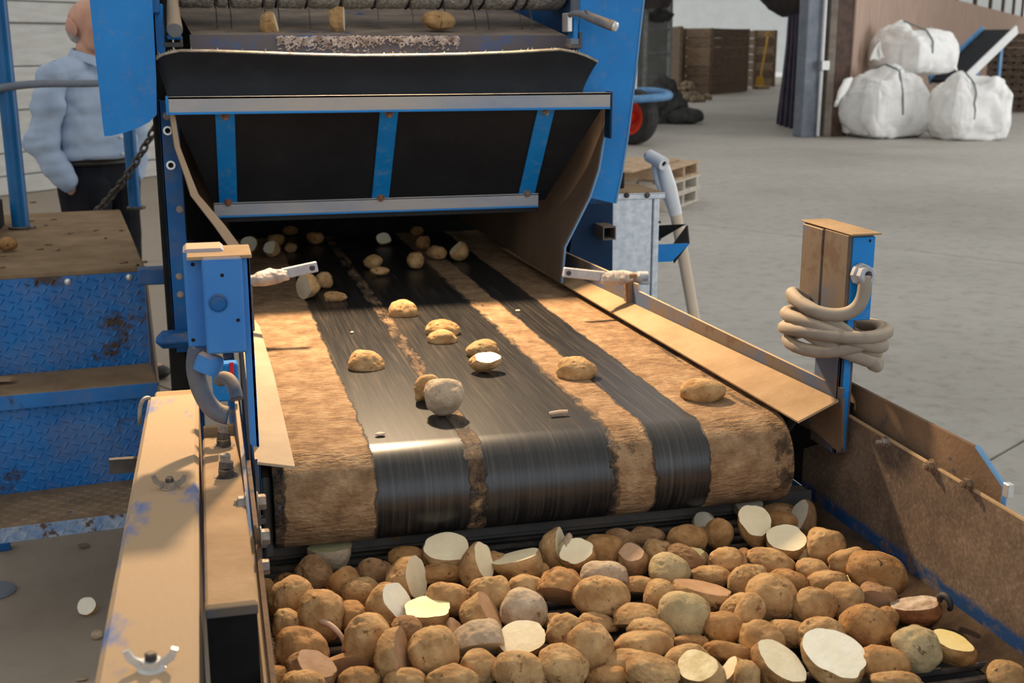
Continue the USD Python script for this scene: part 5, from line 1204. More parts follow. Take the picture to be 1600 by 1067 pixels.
POTS = [
  ((0.1666, 1.8404, 0.7295), (0.0305, 0.0275, 0.0275), 0, 'pale', (0, 0.93, 0.3, 0.45), 'green', '', 'pale upright potato half with greenish cut top below the roller left end'),
  ((0.1339, 1.7752, 0.7283), (0.0273, 0.0265, 0.0255), -35, 'russet', None, 'pale', 'scab', 'scabby russet potato just left below the upright greenish half'),
  ((0.0889, 1.7946, 0.7139), (0.0173, 0.0115, 0.0137), 20, 'brown', None, 'pale', 'scab', 'small rough brown lump touching the scabby russet potato on its left'),
  ((0.0594, 1.7429, 0.7223), (0.0147, 0.021, 0.0169), 10, 'brown', None, 'pale', '', 'brown potato squeezed against the tray left plate, rearmost there'),
  ((0.0942, 1.6863, 0.7325), (0.032, 0.0306, 0.0298), 30, 'tan', None, 'pale', '', 'large smooth tan potato near the left plate, behind the small tan one'),
  ((0.0527, 1.7067, 0.7085), (0.0103, 0.0062, 0.0078), 0, 'brown', None, 'pale', '', 'tiny brown lump on the left plate below the rearmost left potato'),
  ((0.1761, 1.7372, 0.7266), (0.0255, 0.0248, 0.0239), 40, 'brown', (-0.5, 0.75, -0.3, 0.3), 'pale', '', 'shaded brown half right below the upright greenish half'),
  ((0.2291, 1.76, 0.7259), (0.0274, 0.0238, 0.0243), 25, 'russet', (0.3, 0.8, -0.4, 0.3), 'pale', 'eye', 'dark russet piece with pointed corner left of the bright round face'),
  ((0.2872, 1.8122, 0.7219), (0.0283, 0.0194, 0.0226), 0, 'brown', None, 'pale', '', 'brown potato in the back row just left of the bright round cut face'),
  ((0.2706, 1.721, 0.7308), (0.0355, 0.0284, 0.0303), 12, 'tan', (0.88, 0.1, 0.4, 0.55), 'pale', '', 'tan half with narrow pale cut face on its right side'),
  ((0.3466, 1.7901, 0.7345), (0.0348, 0.0326, 0.032), 0, 'tan', (0, 0.84, 0.85, 0.35), 'pale', '', 'bright round cut face turned to the camera at the back of the tray'),
  ((0.3836, 1.7316, 0.7351), (0.0253, 0.034, 0.0282), -8, 'tan', (0.8, 0.25, 0.5, 0.2), 'pale', '', 'half with bright face turned right beside the round cut face'),
  ((0.1981, 1.7008, 0.724), (0.0279, 0.0216, 0.0235), 10, 'tan', None, 'pale', 'notch', 'tan potato with notched top left of the white faced half'),
  ((0.1308, 1.6167, 0.7363), (0.031, 0.035, 0.0313), 5, 'tan', None, 'pale', 'sprout', 'potato with a long pale sprout near the tray left side'),
  ((0.1767, 1.6288, 0.7233), (0.0227, 0.0214, 0.021), -20, 'brown', None, 'pale', '', 'orange brown potato right beside the sprouting potato'),
  ((0.0821, 1.625, 0.7233), (0.0191, 0.0218, 0.0194), 0, 'tan', None, 'pale', '', 'small tan potato left of the sprouting potato'),
  ((0.2304, 1.6263, 0.734), (0.0323, 0.0323, 0.0307), -20, 'tan', (0.72, 0.3, 0.6, 0.25), 'white', '', 'half with white broken face turned right behind the yellow topped half'),
  ((0.2807, 1.596, 0.7293), (0.0296, 0.0273, 0.027), 0, 'brown', (0, 0.86, 0.5, 0.4), 'yellow', '', 'half with bright yellow cut top and brown skin in front'),
  ((0.3204, 1.6381, 0.7266), (0.0329, 0.024, 0.027), -8, 'tan', None, 'pale', '', 'flattened tan potato right behind the bright yellow topped half'),
  ((0.3802, 1.6324, 0.7296), (0.0309, 0.0276, 0.0278), 0, 'tan', None, 'pale', 'eye', 'tan potato with reddish eye below the half with face turned right'),
  ((0.2452, 1.5614, 0.7233), (0.0215, 0.0215, 0.0204), 0, 'russet', None, 'pale', 'scab', 'russet piece with cracked rough crown below the yellow topped half'),
  ((0.1847, 1.5273, 0.7354), (0.0301, 0.0342, 0.0305), 0, 'tan', None, 'pale', 'eye', 'large smooth tan potato with dimple right of the long sprout'),
  ((0.0958, 1.5299, 0.7305), (0.0344, 0.0281, 0.0297), -18, 'brown', None, 'pale', '', 'large brown potato left of and below the long sprout'),
  ((0.1036, 1.4807, 0.7253), (0.0317, 0.0225, 0.0258), -28, 'russet', (0.35, 0.6, 0.7, 0.2), 'dry', '', 'wedge with dry brown cut face in the lower left of the tray'),
  ((0.1519, 1.5002, 0.7179), (0.0292, 0.0143, 0.0207), 5, 'brown', (0, -0.5, 0.6, 0.35), 'dry', '', 'crescent shaped orange brown wedge below the long sprout'),
  ((0.21, 1.4716, 0.7347), (0.0265, 0.0338, 0.0286), -12, 'tan', (0.93, 0.1, 0.3, 0.6), 'dry', '', 'tan half with straight upright cut edge on its right'),
  ((0.2671, 1.4739, 0.7341), (0.0317, 0.0325, 0.0305), 0, 'tan', None, 'pale', 'eye', 'large round tan potato with dimple in front of the yellow topped half'),
  ((0.312, 1.5639, 0.7179), (0.0119, 0.0165, 0.0135), 35, 'brown', (0.5, 0.5, 0.6, 0.2), 'dry', '', 'small orange wedge right of the big dimpled potato below the yellow top'),
  ((0.3542, 1.5731, 0.7298), (0.0299, 0.0279, 0.0275), 35, 'tan', (0.75, 0.45, 0.3, 0.35), 'dry', '', 'pointed tan wedge with flat side behind the flat bottomed potato'),
  ((0.3361, 1.5088, 0.73), (0.0297, 0.0282, 0.0275), 10, 'pale', (0.1, -0.85, 0.2, 0.5), 'pale', '', 'greyish tan potato with flat cut base left of the big cream face'),
  ((0.0566, 1.4834, 0.7183), (0.0218, 0.0158, 0.0179), 0, 'brown', None, 'pale', '', 'tan potato at the bottom left corner of the tray'),
  ((0.0898, 1.4455, 0.7263), (0.0262, 0.0179, 0.0209), 0, 'tan', None, 'pale', '', 'second potato from the left along the picture bottom'),
  ((0.1623, 1.4445, 0.7208), (0.0259, 0.0181, 0.0209), 0, 'brown', None, 'pale', '', 'brown potato below the crescent wedge at the picture bottom'),
  ((0.2201, 1.4239, 0.7213), (0.0264, 0.0186, 0.0214), 0, 'tan', None, 'pale', '', 'tan potato at the picture bottom under the upright cut edge half'),
  ((0.2788, 1.4077, 0.7246), (0.0324, 0.0216, 0.0256), 0, 'tan', None, 'pale', '', 'tan potato at the picture bottom under the big dimpled one'),
  ((0.3231, 1.4406, 0.7236), (0.0246, 0.0215, 0.0219), 0, 'tan', None, 'pale', '', 'tan potato below the flat bottomed greyish potato'),
  ((0.4486, 1.7224, 0.7319), (0.0341, 0.0298, 0.0304), 12, 'tan', (-0.25, 0.93, 0.25, 0.4), 'pale', '', 'long half with pale flat cut along its top in the back row'),
  ((0.5233, 1.7764, 0.7309), (0.0264, 0.0293, 0.0265), -15, 'tan', (0.85, 0.15, 0.3, 0.45), 'pale', '', 'tan potato with a greyish green slice against its right side'),
  ((0.5315, 1.7466, 0.7377), (0.0089, 0.0282, 0.0197), -22, 'pale', (-0.8, 0, 0.5, 0.2), 'green', '', 'thin greyish green slice between a tan potato and a cream cut face'),
  ((0.5465, 1.7199, 0.7404), (0.0271, 0.0249, 0.0247), 15, 'brown', (-0.25, 0.6, 0.8, 0.3), 'pale', '', 'half with smooth cream cut face tilted up left in the back row'),
  ((0.5976, 1.7476, 0.7285), (0.033, 0.0262, 0.0281), 0, 'brown', None, 'pale', '', 'orange brown potato behind and right of the cream faced half'),
  ((0.6471, 1.8029, 0.7209), (0.0256, 0.0186, 0.021), 0, 'russet', None, 'pale', '', 'dark brown potato in the back row behind the pink dry wedge'),
  ((0.6916, 1.7947, 0.7219), (0.0287, 0.0194, 0.0228), 0, 'russet', None, 'pale', '', 'shaded brown potato against the cross beam, middle of the back row'),
  ((0.6351, 1.7019, 0.728), (0.0228, 0.0265, 0.0234), 20, 'russet', (-0.2, 0.72, 0.85, 0.1), 'dry', '', 'wedge with dry pinkish brown face between two tan potatoes'),
  ((0.6837, 1.7225, 0.7251), (0.0239, 0.0232, 0.0224), 0, 'tan', None, 'pale', '', 'tan potato with a pale chip on it in the back row'),
  ((0.7383, 1.7926, 0.7088), (0.0109, 0.0066, 0.0083), 20, 'tan', (0, 0.7, 0.7, 0.1), 'yellow', '', 'small pale yellow chip lying on the tan back row potato'),
  ((0.751, 1.7619, 0.7269), (0.0315, 0.0246, 0.0266), 0, 'brown', None, 'pale', 'eye', 'brown potato with a deep eye in the back row right half'),
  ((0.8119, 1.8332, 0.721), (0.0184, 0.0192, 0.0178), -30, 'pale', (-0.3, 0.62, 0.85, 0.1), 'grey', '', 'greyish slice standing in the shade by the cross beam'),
  ((0.8108, 1.77, 0.7273), (0.0225, 0.0256, 0.0229), -20, 'brown', None, 'pale', 'eye', 'brown potato with a crack beside the shaded greyish slice'),
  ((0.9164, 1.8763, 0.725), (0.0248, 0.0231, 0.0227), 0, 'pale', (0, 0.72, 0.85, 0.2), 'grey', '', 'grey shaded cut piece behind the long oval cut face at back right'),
  ((0.8713, 1.7595, 0.7376), (0.0257, 0.0365, 0.0295), 12, 'brown', (0.15, 0.72, 0.85, 0.35), 'pale', '', 'half with long oval cream cut face at the back right'),
  ((0.7443, 1.7057, 0.7186), (0.0195, 0.0165, 0.0171), -20, 'tan', (-0.1, 0.8, 0.55, 0.1), 'yellow', '', 'small chunk with pale yellow cut faces behind the grey green potato'),
  ((0.7152, 1.6898, 0.726), (0.0318, 0.0214, 0.0253), -20, 'russet', None, 'pale', 'scab', 'broken scabby brown piece behind the grey green potato'),
  ((0.6754, 1.6489, 0.7287), (0.0306, 0.0267, 0.0272), -10, 'green', None, 'pale', '', 'grey green potato near the middle of the tray back'),
  ((0.7812, 1.6659, 0.7252), (0.0295, 0.0228, 0.0249), 5, 'tan', None, 'pale', 'eye', 'smooth tan potato right of the small yellow faced chunk'),
  ((0.8267, 1.6906, 0.716), (0.0128, 0.0142, 0.0128), 0, 'tan', None, 'pale', '', 'small tan potato peeping out right behind the smooth tan one'),
  ((0.4884, 1.7262, 0.7157), (0.0132, 0.0139, 0.0129), 0, 'brown', None, 'pale', 'scab', 'small knobbly orange brown piece left of the leaning half'),
  ((0.4429, 1.6504, 0.7239), (0.0259, 0.0217, 0.0226), -10, 'tan', None, 'pale', 'eye', 'tan potato with a fine crack left of the leaning flat based half'),
  ((0.4933, 1.6334, 0.7331), (0.0304, 0.0314, 0.0294), -20, 'brown', (-0.15, -0.85, 0.3, 0.5), 'dry', '', 'tall brown half standing on its flat cut base'),
  ((0.5717, 1.661, 0.7257), (0.0344, 0.0229, 0.0272), 0, 'pale', None, 'pale', '', 'pale dusty pinkish potato behind the big scarred one'),
  ((0.5388, 1.58, 0.7321), (0.0399, 0.0294, 0.0329), -8, 'tan', None, 'pale', 'scar', 'big tan potato with a torn scar at its top left'),
  ((0.6193, 1.6355, 0.7184), (0.0228, 0.0159, 0.0184), 5, 'tan', (0, -0.9, 0.1, 0.3), 'pale', '', 'small dome shaped half on its flat face right of the big scarred one'),
  ((0.6283, 1.5702, 0.727), (0.0223, 0.0255, 0.0227), -25, 'tan', None, 'pale', '', 'narrow tan potato between the dome shaped half and the round greyish one'),
  ((0.7377, 1.6309, 0.7202), (0.0296, 0.0173, 0.0223), 0, 'tan', None, 'pale', 'eye', 'tan potato behind the half with flat cut top'),
  ((0.6903, 1.5596, 0.7275), (0.0403, 0.0242, 0.0306), -5, 'tan', (0.15, 0.9, 0.25, 0.35), 'dry', '', 'wide half with flat dry cut top behind the big round greyish potato'),
  ((0.7693, 1.5819, 0.73), (0.0219, 0.0219, 0.0208), 0, 'tan', None, 'pale', '', 'tan potato left of the biggest smooth tan potato at the right'),
  ((0.5771, 1.5257, 0.7247), (0.0274, 0.0224, 0.0237), 0, 'tan', (0, -0.9, 0.1, 0.5), 'pale', '', 'tan dome shaped half left of the big round greyish potato'),
  ((0.6381, 1.497, 0.7324), (0.0352, 0.0302, 0.0311), -10, 'green', None, 'pale', '', 'big round greyish tan potato in the middle of the tray'),
  ((0.7272, 1.5059, 0.7246), (0.0277, 0.0223, 0.0237), 20, 'tan', None, 'pale', 'scab', 'tan potato with scabby spot right of the big round greyish one'),
  ((0.6812, 1.4611, 0.7245), (0.0291, 0.022, 0.0243), -5, 'brown', None, 'pale', '', 'smooth brown oval potato below the scabby spotted tan one'),
  ((0.7115, 1.4401, 0.7181), (0.0163, 0.0163, 0.0155), 0, 'tan', None, 'pale', '', 'small tan potato right of the smooth brown oval one'),
  ((0.5191, 1.5324, 0.7184), (0.0267, 0.0153, 0.0199), -15, 'tan', (0, -0.85, -0.2, 0.4), 'pale', '', 'crescent tan half behind the cracked upright potato'),
  ((0.4606, 1.5604, 0.7135), (0.0134, 0.0114, 0.0118), 0, 'tan', None, 'pale', '', 'small tan potato above the sprouted tan one, right of the pale one'),
  ((0.4587, 1.4983, 0.727), (0.0253, 0.0253, 0.024), 0, 'tan', None, 'pale', 'eye', 'tan potato with tiny sprout buds left of the cracked upright one'),
  ((0.4186, 1.5699, 0.7308), (0.0314, 0.0288, 0.0286), -20, 'pale', None, 'pale', '', 'pale dusty potato right behind the big cream cut face'),
  ((0.3926, 1.4917, 0.7275), (0.0326, 0.0249, 0.0273), 5, 'tan', (-0.1, 0.62, 0.9, 0.45), 'pale', '', 'half with big cream cut face in the front middle of the tray'),
  ((0.473, 1.4256, 0.7354), (0.0296, 0.0342, 0.0303), -5, 'tan', None, 'pale', 'scar', 'upright tan potato with brown crack in the front middle'),
  ((0.5802, 1.4794, 0.7216), (0.032, 0.0183, 0.0239), -8, 'tan', None, 'pale', '', 'tan oval potato behind its twin in the front middle'),
  ((0.5519, 1.4343, 0.7248), (0.0395, 0.0209, 0.0287), 8, 'tan', None, 'pale', '', 'long tan oval potato in front of its twin, front middle'),
  ((0.6275, 1.4456, 0.7148), (0.0232, 0.0116, 0.0166), 5, 'brown', None, 'pale', '', 'flat brown potato left of the wide brown front half'),
  ((0.662, 1.3974, 0.7197), (0.0331, 0.0158, 0.0232), -5, 'brown', (0.1, 0.9, -0.3, 0.3), 'pale', '', 'wide brown half lying flat, right of the flat brown potato'),
  ((0.5925, 1.3748, 0.7261), (0.032, 0.0234, 0.0263), 10, 'tan', None, 'pale', '', 'tan potato behind the half with streaky pale face'),
  ((0.5961, 1.3344, 0.7364), (0.03, 0.0222, 0.0248), -25, 'tan', (-0.35, 0.62, 0.85, 0.3), 'streak', '', 'half with streaky pale yellow face at the picture bottom'),
  ((0.4257, 1.4016, 0.7291), (0.032, 0.0268, 0.0279), -30, 'tan', None, 'pale', '', 'long tan potato slanting down right of the big cream face'),
  ((0.3699, 1.4097, 0.7265), (0.0331, 0.0237, 0.027), -5, 'tan', None, 'pale', '', 'big tan potato below the big cream face at the picture bottom'),
  ((0.5181, 1.3998, 0.7225), (0.0361, 0.0186, 0.026), 5, 'tan', None, 'pale', '', 'tan potato behind the scab spotted one at the picture bottom'),
  ((0.5373, 1.3605, 0.7264), (0.033, 0.0236, 0.0269), -20, 'tan', None, 'pale', 'scab', 'tan potato with brown scab spots at the picture bottom middle'),
  ((0.4818, 1.3806, 0.7179), (0.0268, 0.0146, 0.0197), 5, 'brown', None, 'pale', '', 'brown flattish potato left of the scab spotted bottom one'),
  ((0.6513, 1.3454, 0.7203), (0.0202, 0.0184, 0.0183), -20, 'tan', (-0.75, 0.4, 0.5, 0.2), 'pale', '', 'wedge with narrow pale face turned left at the picture bottom'),
  ((0.9595, 1.8429, 0.7214), (0.0294, 0.0188, 0.0229), 0, 'russet', None, 'pale', '', 'dark brown potato in the back right corner behind the bright top'),
  ((0.9752, 1.7883, 0.7324), (0.0231, 0.0311, 0.0258), 0, 'russet', (-0.75, 0.3, 0.55, 0.35), 'grey', '', 'dark half with pale cut stripe in the back right corner'),
  ((0.9368, 1.794, 0.7239), (0.0303, 0.0199, 0.0239), 0, 'brown', None, 'pale', '', 'brown potato right of the long oval cut face'),
  ((0.9006, 1.7, 0.7314), (0.0301, 0.0296, 0.0284), -5, 'brown', (0, 0.68, 0.73, 0.35), 'pale', '', 'half with the brightest cream top at the back right'),
  ((0.9544, 1.6681, 0.7312), (0.0304, 0.0294, 0.0284), 0, 'tan', None, 'pale', '', 'round tan potato right of the brightest cream topped half'),
  ((0.9217, 1.6732, 0.7154), (0.012, 0.0136, 0.0122), 0, 'green', None, 'pale', '', 'small dark potato wedged under the brightest cream topped half'),
  ((0.8499, 1.6516, 0.7238), (0.0362, 0.0207, 0.027), -8, 'tan', None, 'pale', '', 'tan potato below the brightest cream topped half'),
  ((0.8145, 1.6752, 0.723), (0.0134, 0.0171, 0.0145), 0, 'brown', None, 'pale', '', 'narrow brown potato left of the tan one under the bright top'),
  ((0.9017, 1.6079, 0.7213), (0.0262, 0.0189, 0.0214), -10, 'tan', None, 'pale', '', 'tan potato below the round tan one at the right'),
  ((0.97, 1.6205, 0.7231), (0.0284, 0.0207, 0.0233), 20, 'tan', None, 'pale', 'eye', 'tan potato between the round tan one and the big pointed brown one'),
  ((0.9744, 1.5426, 0.7379), (0.0426, 0.0315, 0.0338), -15, 'brown', None, 'pale', '', 'large brown potato with pointed right end by the right plate'),
  ((0.848, 1.5834, 0.7208), (0.0303, 0.0179, 0.0229), -8, 'brown', None, 'pale', '', 'brown potato behind the biggest smooth tan one at the right'),
  ((0.7931, 1.6054, 0.7228), (0.0237, 0.0208, 0.0211), 0, 'tan', None, 'pale', '', 'tan potato left behind the biggest smooth tan one at the right'),
  ((0.7809, 1.5114, 0.7353), (0.0357, 0.0334, 0.0328), -15, 'tan', None, 'pale', '', 'biggest smooth tan potato in the right half of the tray'),
  ((0.9019, 1.5637, 0.7214), (0.0302, 0.0185, 0.0231), 10, 'tan', None, 'pale', '', 'tan potato behind the pair of tan ones at the right'),
  ((0.8876, 1.491, 0.7285), (0.0276, 0.0267, 0.0258), -10, 'tan', None, 'pale', '', 'right one of the pair of tan potatoes at the right'),
  ((0.8338, 1.4776, 0.7294), (0.0281, 0.0277, 0.0265), -15, 'tan', None, 'pale', '', 'left one of the pair of tan potatoes at the right'),
  ((0.9498, 1.5641, 0.7157), (0.0158, 0.0136, 0.014), -40, 'brown', (-0.3, 0.8, 0.5, 0.2), 'yellow', '', 'small yellowish cut piece under the big pointed brown potato'),
  ((0.9447, 1.489, 0.7242), (0.0265, 0.022, 0.023), -10, 'russet', (0, -0.6, 0.7, 0.35), 'dry', '', 'dark brown dried half below the big pointed brown potato'),
  ((0.9765, 1.4387, 0.7263), (0.0337, 0.0236, 0.0272), 8, 'rotten', (-0.2, 0.85, 0.4, 0.35), 'crust', '', 'reddish shrivelled rotten half with crusty top by the right plate'),
  ((0.8701, 1.3908, 0.7338), (0.0368, 0.0317, 0.0325), 0, 'brown', None, 'pale', 'eye', 'large brown potato with grey rubbed patch at the lower right'),
  ((0.9333, 1.441, 0.7178), (0.0148, 0.0161, 0.0147), 0, 'brown', None, 'pale', '', 'brown potato peeping out behind the large rubbed one at lower right'),
  ((0.9063, 1.3258, 0.7313), (0.0311, 0.0294, 0.0288), 0, 'green', None, 'pale', 'eye', 'round greyish potato left of the yellow half at the lower right'),
  ((0.9647, 1.3289, 0.7231), (0.0311, 0.0203, 0.0244), -10, 'brown', (0.12, 0.82, 0.55, 0.1), 'yellow', '', 'yellow half lying face up at the lower right of the heap'),
  ((0.8032, 1.3982, 0.7274), (0.0311, 0.0251, 0.0267), 15, 'tan', None, 'pale', '', 'tan potato behind the biggest white cut face at lower right'),
  ((0.7771, 1.3204, 0.7367), (0.041, 0.0349, 0.034), -25, 'tan', (0.3, 0.7, 0.82, 0.42), 'white', '', 'half with the biggest white cut face at the lower right'),
  ((0.7678, 1.4275, 0.7207), (0.0248, 0.0182, 0.0204), 0, 'tan', None, 'pale', 'knob', 'knobbly tan potato left of the tan one behind the white face'),
  ((0.7195, 1.4092, 0.727), (0.0297, 0.0243, 0.0257), -10, 'tan', None, 'pale', '', 'tan potato above the wedge with long pale face'),
  ((0.7279, 1.471, 0.7374), (0.0199, 0.0258, 0.0217), -10, 'tan', None, 'pale', '', 'tan potato left of and below the biggest smooth tan one'),
  ((0.6925, 1.4016, 0.714), (0.0127, 0.0121, 0.0118), 0, 'brown', None, 'pale', '', 'small brown potato left above the wedge with long pale face'),
  ((0.707, 1.3373, 0.7292), (0.0368, 0.0264, 0.03), -32, 'brown', (0.42, 0.62, 0.66, 0.3), 'pale', '', 'brown wedge with long pale face, left of the biggest white face'),
  ((0.8453, 1.3057, 0.7259), (0.031, 0.0234, 0.0258), -10, 'brown', None, 'pale', '', 'tan brown potato right of the biggest white cut face'),
  ((0.8429, 1.2689, 0.7219), (0.0319, 0.0133, 0.0223), 0, 'tan', None, 'pale', '', 'tan potato at the picture bottom right of the biggest white face'),
  ((0.9916, 1.2472, 0.7211), (0.0231, 0.0188, 0.0199), 0, 'tan', None, 'pale', '', 'single tan potato apart at the bottom right corner'),
  ((0.6534, 1.319, 0.7289), (0.0156, 0.0192, 0.0166), 0, 'tan', None, 'pale', '', 'tan potato at the picture bottom left of the long pale faced wedge'),
  ((0.8429, 1.3675, 0.709), (0.0077, 0.007, 0.007), 0, 'brown', (0.4, 0.6, 0.6, 0.1), 'dry', '', 'tiny brown shard right beside the biggest white cut face'),
  ((0.3287, 1.7455, 0.7195), (0.0333, 0.016, 0.0234), 0, 'brown', None, 'pale', '', 'brown potato shaded beneath the bright round cut face'),
  ((0.4218, 1.7608, 0.7213), (0.0222, 0.0192, 0.0197), 0, 'brown', None, 'pale', '', 'brown potato in the back row right of the half with face turned right'),
  ((0.1329, 3.8087, 0.9293), (0.0266, 0.0273, 0.0256), 0, 'tan', (-0.1, 0.2, 0.97, 0.3), 'white', '', 'half with round pale face, leftmost on the belt under the hood'),
  ((0.1968, 3.7288, 0.9262), (0.0249, 0.0242, 0.0234), 30, 'tan', (-0.45, 0.35, 0.8, 0.1), 'white', '', 'half with tilted pale face, second from left on the belt under the hood'),
  ((0.2214, 3.9185, 0.9222), (0.0268, 0.0201, 0.0223), 0, 'tan', None, 'pale', '', 'shaded potato behind the tilted pale faced half on the belt'),
  ((0.259, 3.8041, 0.9171), (0.0202, 0.0151, 0.0168), 0, 'brown', (0, -0.5, 0.8, 0.2), 'dry', '', 'small brown wedge right of the pale faced halves on the belt'),
  ((0.3482, 3.9423, 0.9218), (0.0272, 0.0197, 0.0223), 0, 'brown', None, 'pale', '', 'dark potato deep under the hood, left of the belt centre'),
  ((0.2832, 4.1541, 0.9181), (0.025, 0.0161, 0.0195), 0, 'brown', None, 'pale', '', 'barely lit potato deepest under the hood at the left'),
  ((0.5598, 3.871, 0.9217), (0.0257, 0.0196, 0.0215), 0, 'tan', (0, 0.35, 0.93, 0.2), 'white', '', 'half with oval pale face in the middle of the belt under the hood'),
  ((0.6981, 4.0338, 0.918), (0.0213, 0.016, 0.0177), 0, 'brown', None, 'pale', '', 'barely lit potato deepest under the hood at the right'),
  ((0.6671, 3.7542, 0.9232), (0.0225, 0.0212, 0.0208), 0, 'brown', None, 'pale', '', 'brown potato behind the smooth oval one on the belt right side'),
  ((0.673, 3.556, 0.923), (0.03, 0.0209, 0.0242), -12, 'tan', None, 'pale', '', 'smooth oval tan potato on the belt right side near the hood'),
  ((0.7383, 3.5358, 0.9288), (0.0283, 0.0268, 0.0262), 25, 'tan', (-0.6, 0.6, 0.3, 0.15), 'pale', '', 'notched half on the belt nearest the right dirt band under the hood'),
  ((0.5872, 3.4298, 0.925), (0.0242, 0.023, 0.0224), 0, 'tan', None, 'pale', '', 'tan potato on the belt left below the smooth oval one'),
  ((0.4674, 3.4533, 0.9226), (0.0272, 0.0206, 0.0227), 0, 'tan', None, 'pale', '', 'tan potato behind a pale cut piece at the belt centre'),
  ((0.47, 3.3387, 0.9157), (0.0264, 0.0135, 0.019), 0, 'tan', (0.1, 0.85, -0.2, 0.1), 'pale', '', 'low cut piece touching the tan potato at the belt centre'),
  ((0.2502, 3.0855, 0.932), (0.0322, 0.03, 0.0295), 20, 'tan', (-0.8, -0.1, 0.55, 0.45), 'greyish', '', 'potato with greyish cut end under the left sensor arm'),
  ((0.3018, 3.197, 0.9237), (0.0222, 0.0217, 0.0209), 0, 'tan', None, 'pale', '', 'tan potato right behind the grey ended one under the sensor arm'),
  ((0.3111, 3.0125, 0.916), (0.028, 0.0138, 0.0198), 0, 'tan', (0, -0.9, 0.1, 0.1), 'pale', '', 'flat tan dome on the belt right of the grey ended potato'),
  ((0.4442, 2.7772, 0.9273), (0.0292, 0.0252, 0.0258), 0, 'tan', (0, -0.9, 0.1, 0.45), 'pale', '', 'cone shaped tan half standing alone at the belt middle'),
  ((0.4974, 2.5671, 0.9243), (0.0343, 0.022, 0.0267), -10, 'tan', (0, -0.9, 0, 0.4), 'pale', '', 'rear one of two tan halves leaning together on the belt'),
  ((0.4834, 2.5017, 0.9203), (0.0284, 0.018, 0.0221), 0, 'tan', (0, -0.9, 0.1, 0.4), 'pale', '', 'front one of two tan halves leaning together on the belt'),
  ((0.5421, 2.3698, 0.923), (0.0316, 0.0208, 0.0249), 12, 'tan', (0, -0.9, 0.1, 0.3), 'pale', '', 'tan dome shaped half right behind the half with bright white face up'),
  ((0.523, 2.2644, 0.9215), (0.0319, 0.0191, 0.0242), 12, 'tan', (0.1, 0.86, 0.5, 0.2), 'white', '', 'half with bright white face turned up on the belt'),
  ((0.2949, 2.3165, 0.9265), (0.0314, 0.0244, 0.0265), -15, 'tan', (0, -0.9, 0.1, 0.45), 'pale', '', 'tan half lying face down alone on the left black stripe'),
  ((0.3748, 2.0966, 0.9249), (0.0257, 0.0229, 0.0231), 20, 'tan', None, 'pale', 'stub', 'tan potato with brown stub behind the big pale round one'),
  ((0.3885, 2.0025, 0.9334), (0.034, 0.0315, 0.0311), 0, 'pale', None, 'pale', '', 'big pale round potato nearest the roller on the belt'),
  ((0.6777, 2.1543, 0.9274), (0.0356, 0.0252, 0.0289), 0, 'tan', (0, -0.9, 0.1, 0.3), 'pale', 'eye', 'tan half with dark pits lying on the brown stripe'),
  ((0.8533, 1.9555, 0.9256), (0.0392, 0.023, 0.0296), 0, 'tan', (0, -0.9, 0.1, 0.2), 'pale', '', 'dusty half lying on the right dirt band near the guard'),
]
N_TRAY = 127

G1, G2 = 'cut potatoes heaped in the tray', 'potatoes riding on the belt'
for i, row in enumerate(POTS):
    potato(i, row, G1 if i < N_TRAY else G2)
# three pieces caught below the foam roller
for i, (px, py, w, h, rd, skin, cut, face, lab) in enumerate(((420, 38, 30, 38, 0, 'tan', (.9, .2, .2, .05), 'pale', 'small upright squared potato chunk below the foam roller at the left'),
                                                            (526, 31, 30, 33, 0, 'tan', (1, 0, .12, .35), 'white', 'half round potato piece with white edge below the foam roller'),
                                                            (685, 32, 52, 28, -3, 'tan', None, 'pale', 'whole long potato with a dark slit below the foam roller'))):
    y = 3.25; c = at(px, py, 'y', y); s = FPX / ((c - EYE) @ FW)
    t = potato(400 + i, (tuple(c), (w / 2 / s, h / 2 / s, w / 2 / s * .8), rd, skin, cut, face, 'eye', lab), 'potatoes below the foam roller')
    if i == 2:
        d = V(0, -1, 0); a = [c + V(.002 + .0015 * math.sin(th), 0, 0) + V(0, -math.cos(th) * w / 2 / s * .80, math.sin(th) * h / 2 / s * 1.0) for th in np.linspace(-1.35, 1.35, 14)]
        t.part('slit', tube(a, .0016, 6), 'soil', 'dark cut line', smooth=True)
# bits that lie about
def chip(name, label, pos, axes, mt, seed, rd=0, cat_='scrap'):
    v, f = potato_mesh(seed, axes, rd, ''); t = Thing(name, label, cat_, loc=pos); t.part('piece', trimesh.Trimesh(v[:, [0, 2, 1]] * V(1, -1, 1) + V(*pos), f, process=False), mt, smooth=True); return t


c = at(873, 645, 'z', .906)
t = Thing('sprout_piece', 'short pale broken sprout lying on the belt above the roller', 'sprout', loc=c); t.part('stem', tube([c + V(-.016, -.001, 0), c + V(0, .001, .001), c + V(.016, .0, .001)], .0036, 10), 'sprout', smooth=True)
c = at(594, 678, 'z', .904); chip('potato_scrap', 'tiny pink potato scrap on the belt left of the roller highlight', c, (.009, .003, .005), 'sprout', 71)
c = at(550, 519, 'z', .903); chip('potato_scrap', 'tiny pale scrap on the left black stripe of the belt', c, (.004, .002, .004), 'cut_pale', 72)
c = at(809, 485, 'z', .903); chip('potato_scrap', 'tiny pale scrap at the inner edge of the right dirt band', c, (.006, .002, .005), 'cut_pale', 73)
c = at(635, 827, 'y', 1.874); chip('potato_peel', 'curved brown potato peel caught between roller and cross beam', c, (.029, .008, .010), 'skin_brown', 74, cat_='peel')
c = at(620, 841, 'y', 1.888); chip('potato_peel', 'small dark peel scrap stuck on the cross beam', c + V(0, 0, 0), (.008, .004, .005), 'skin_russet', 75, cat_='peel')
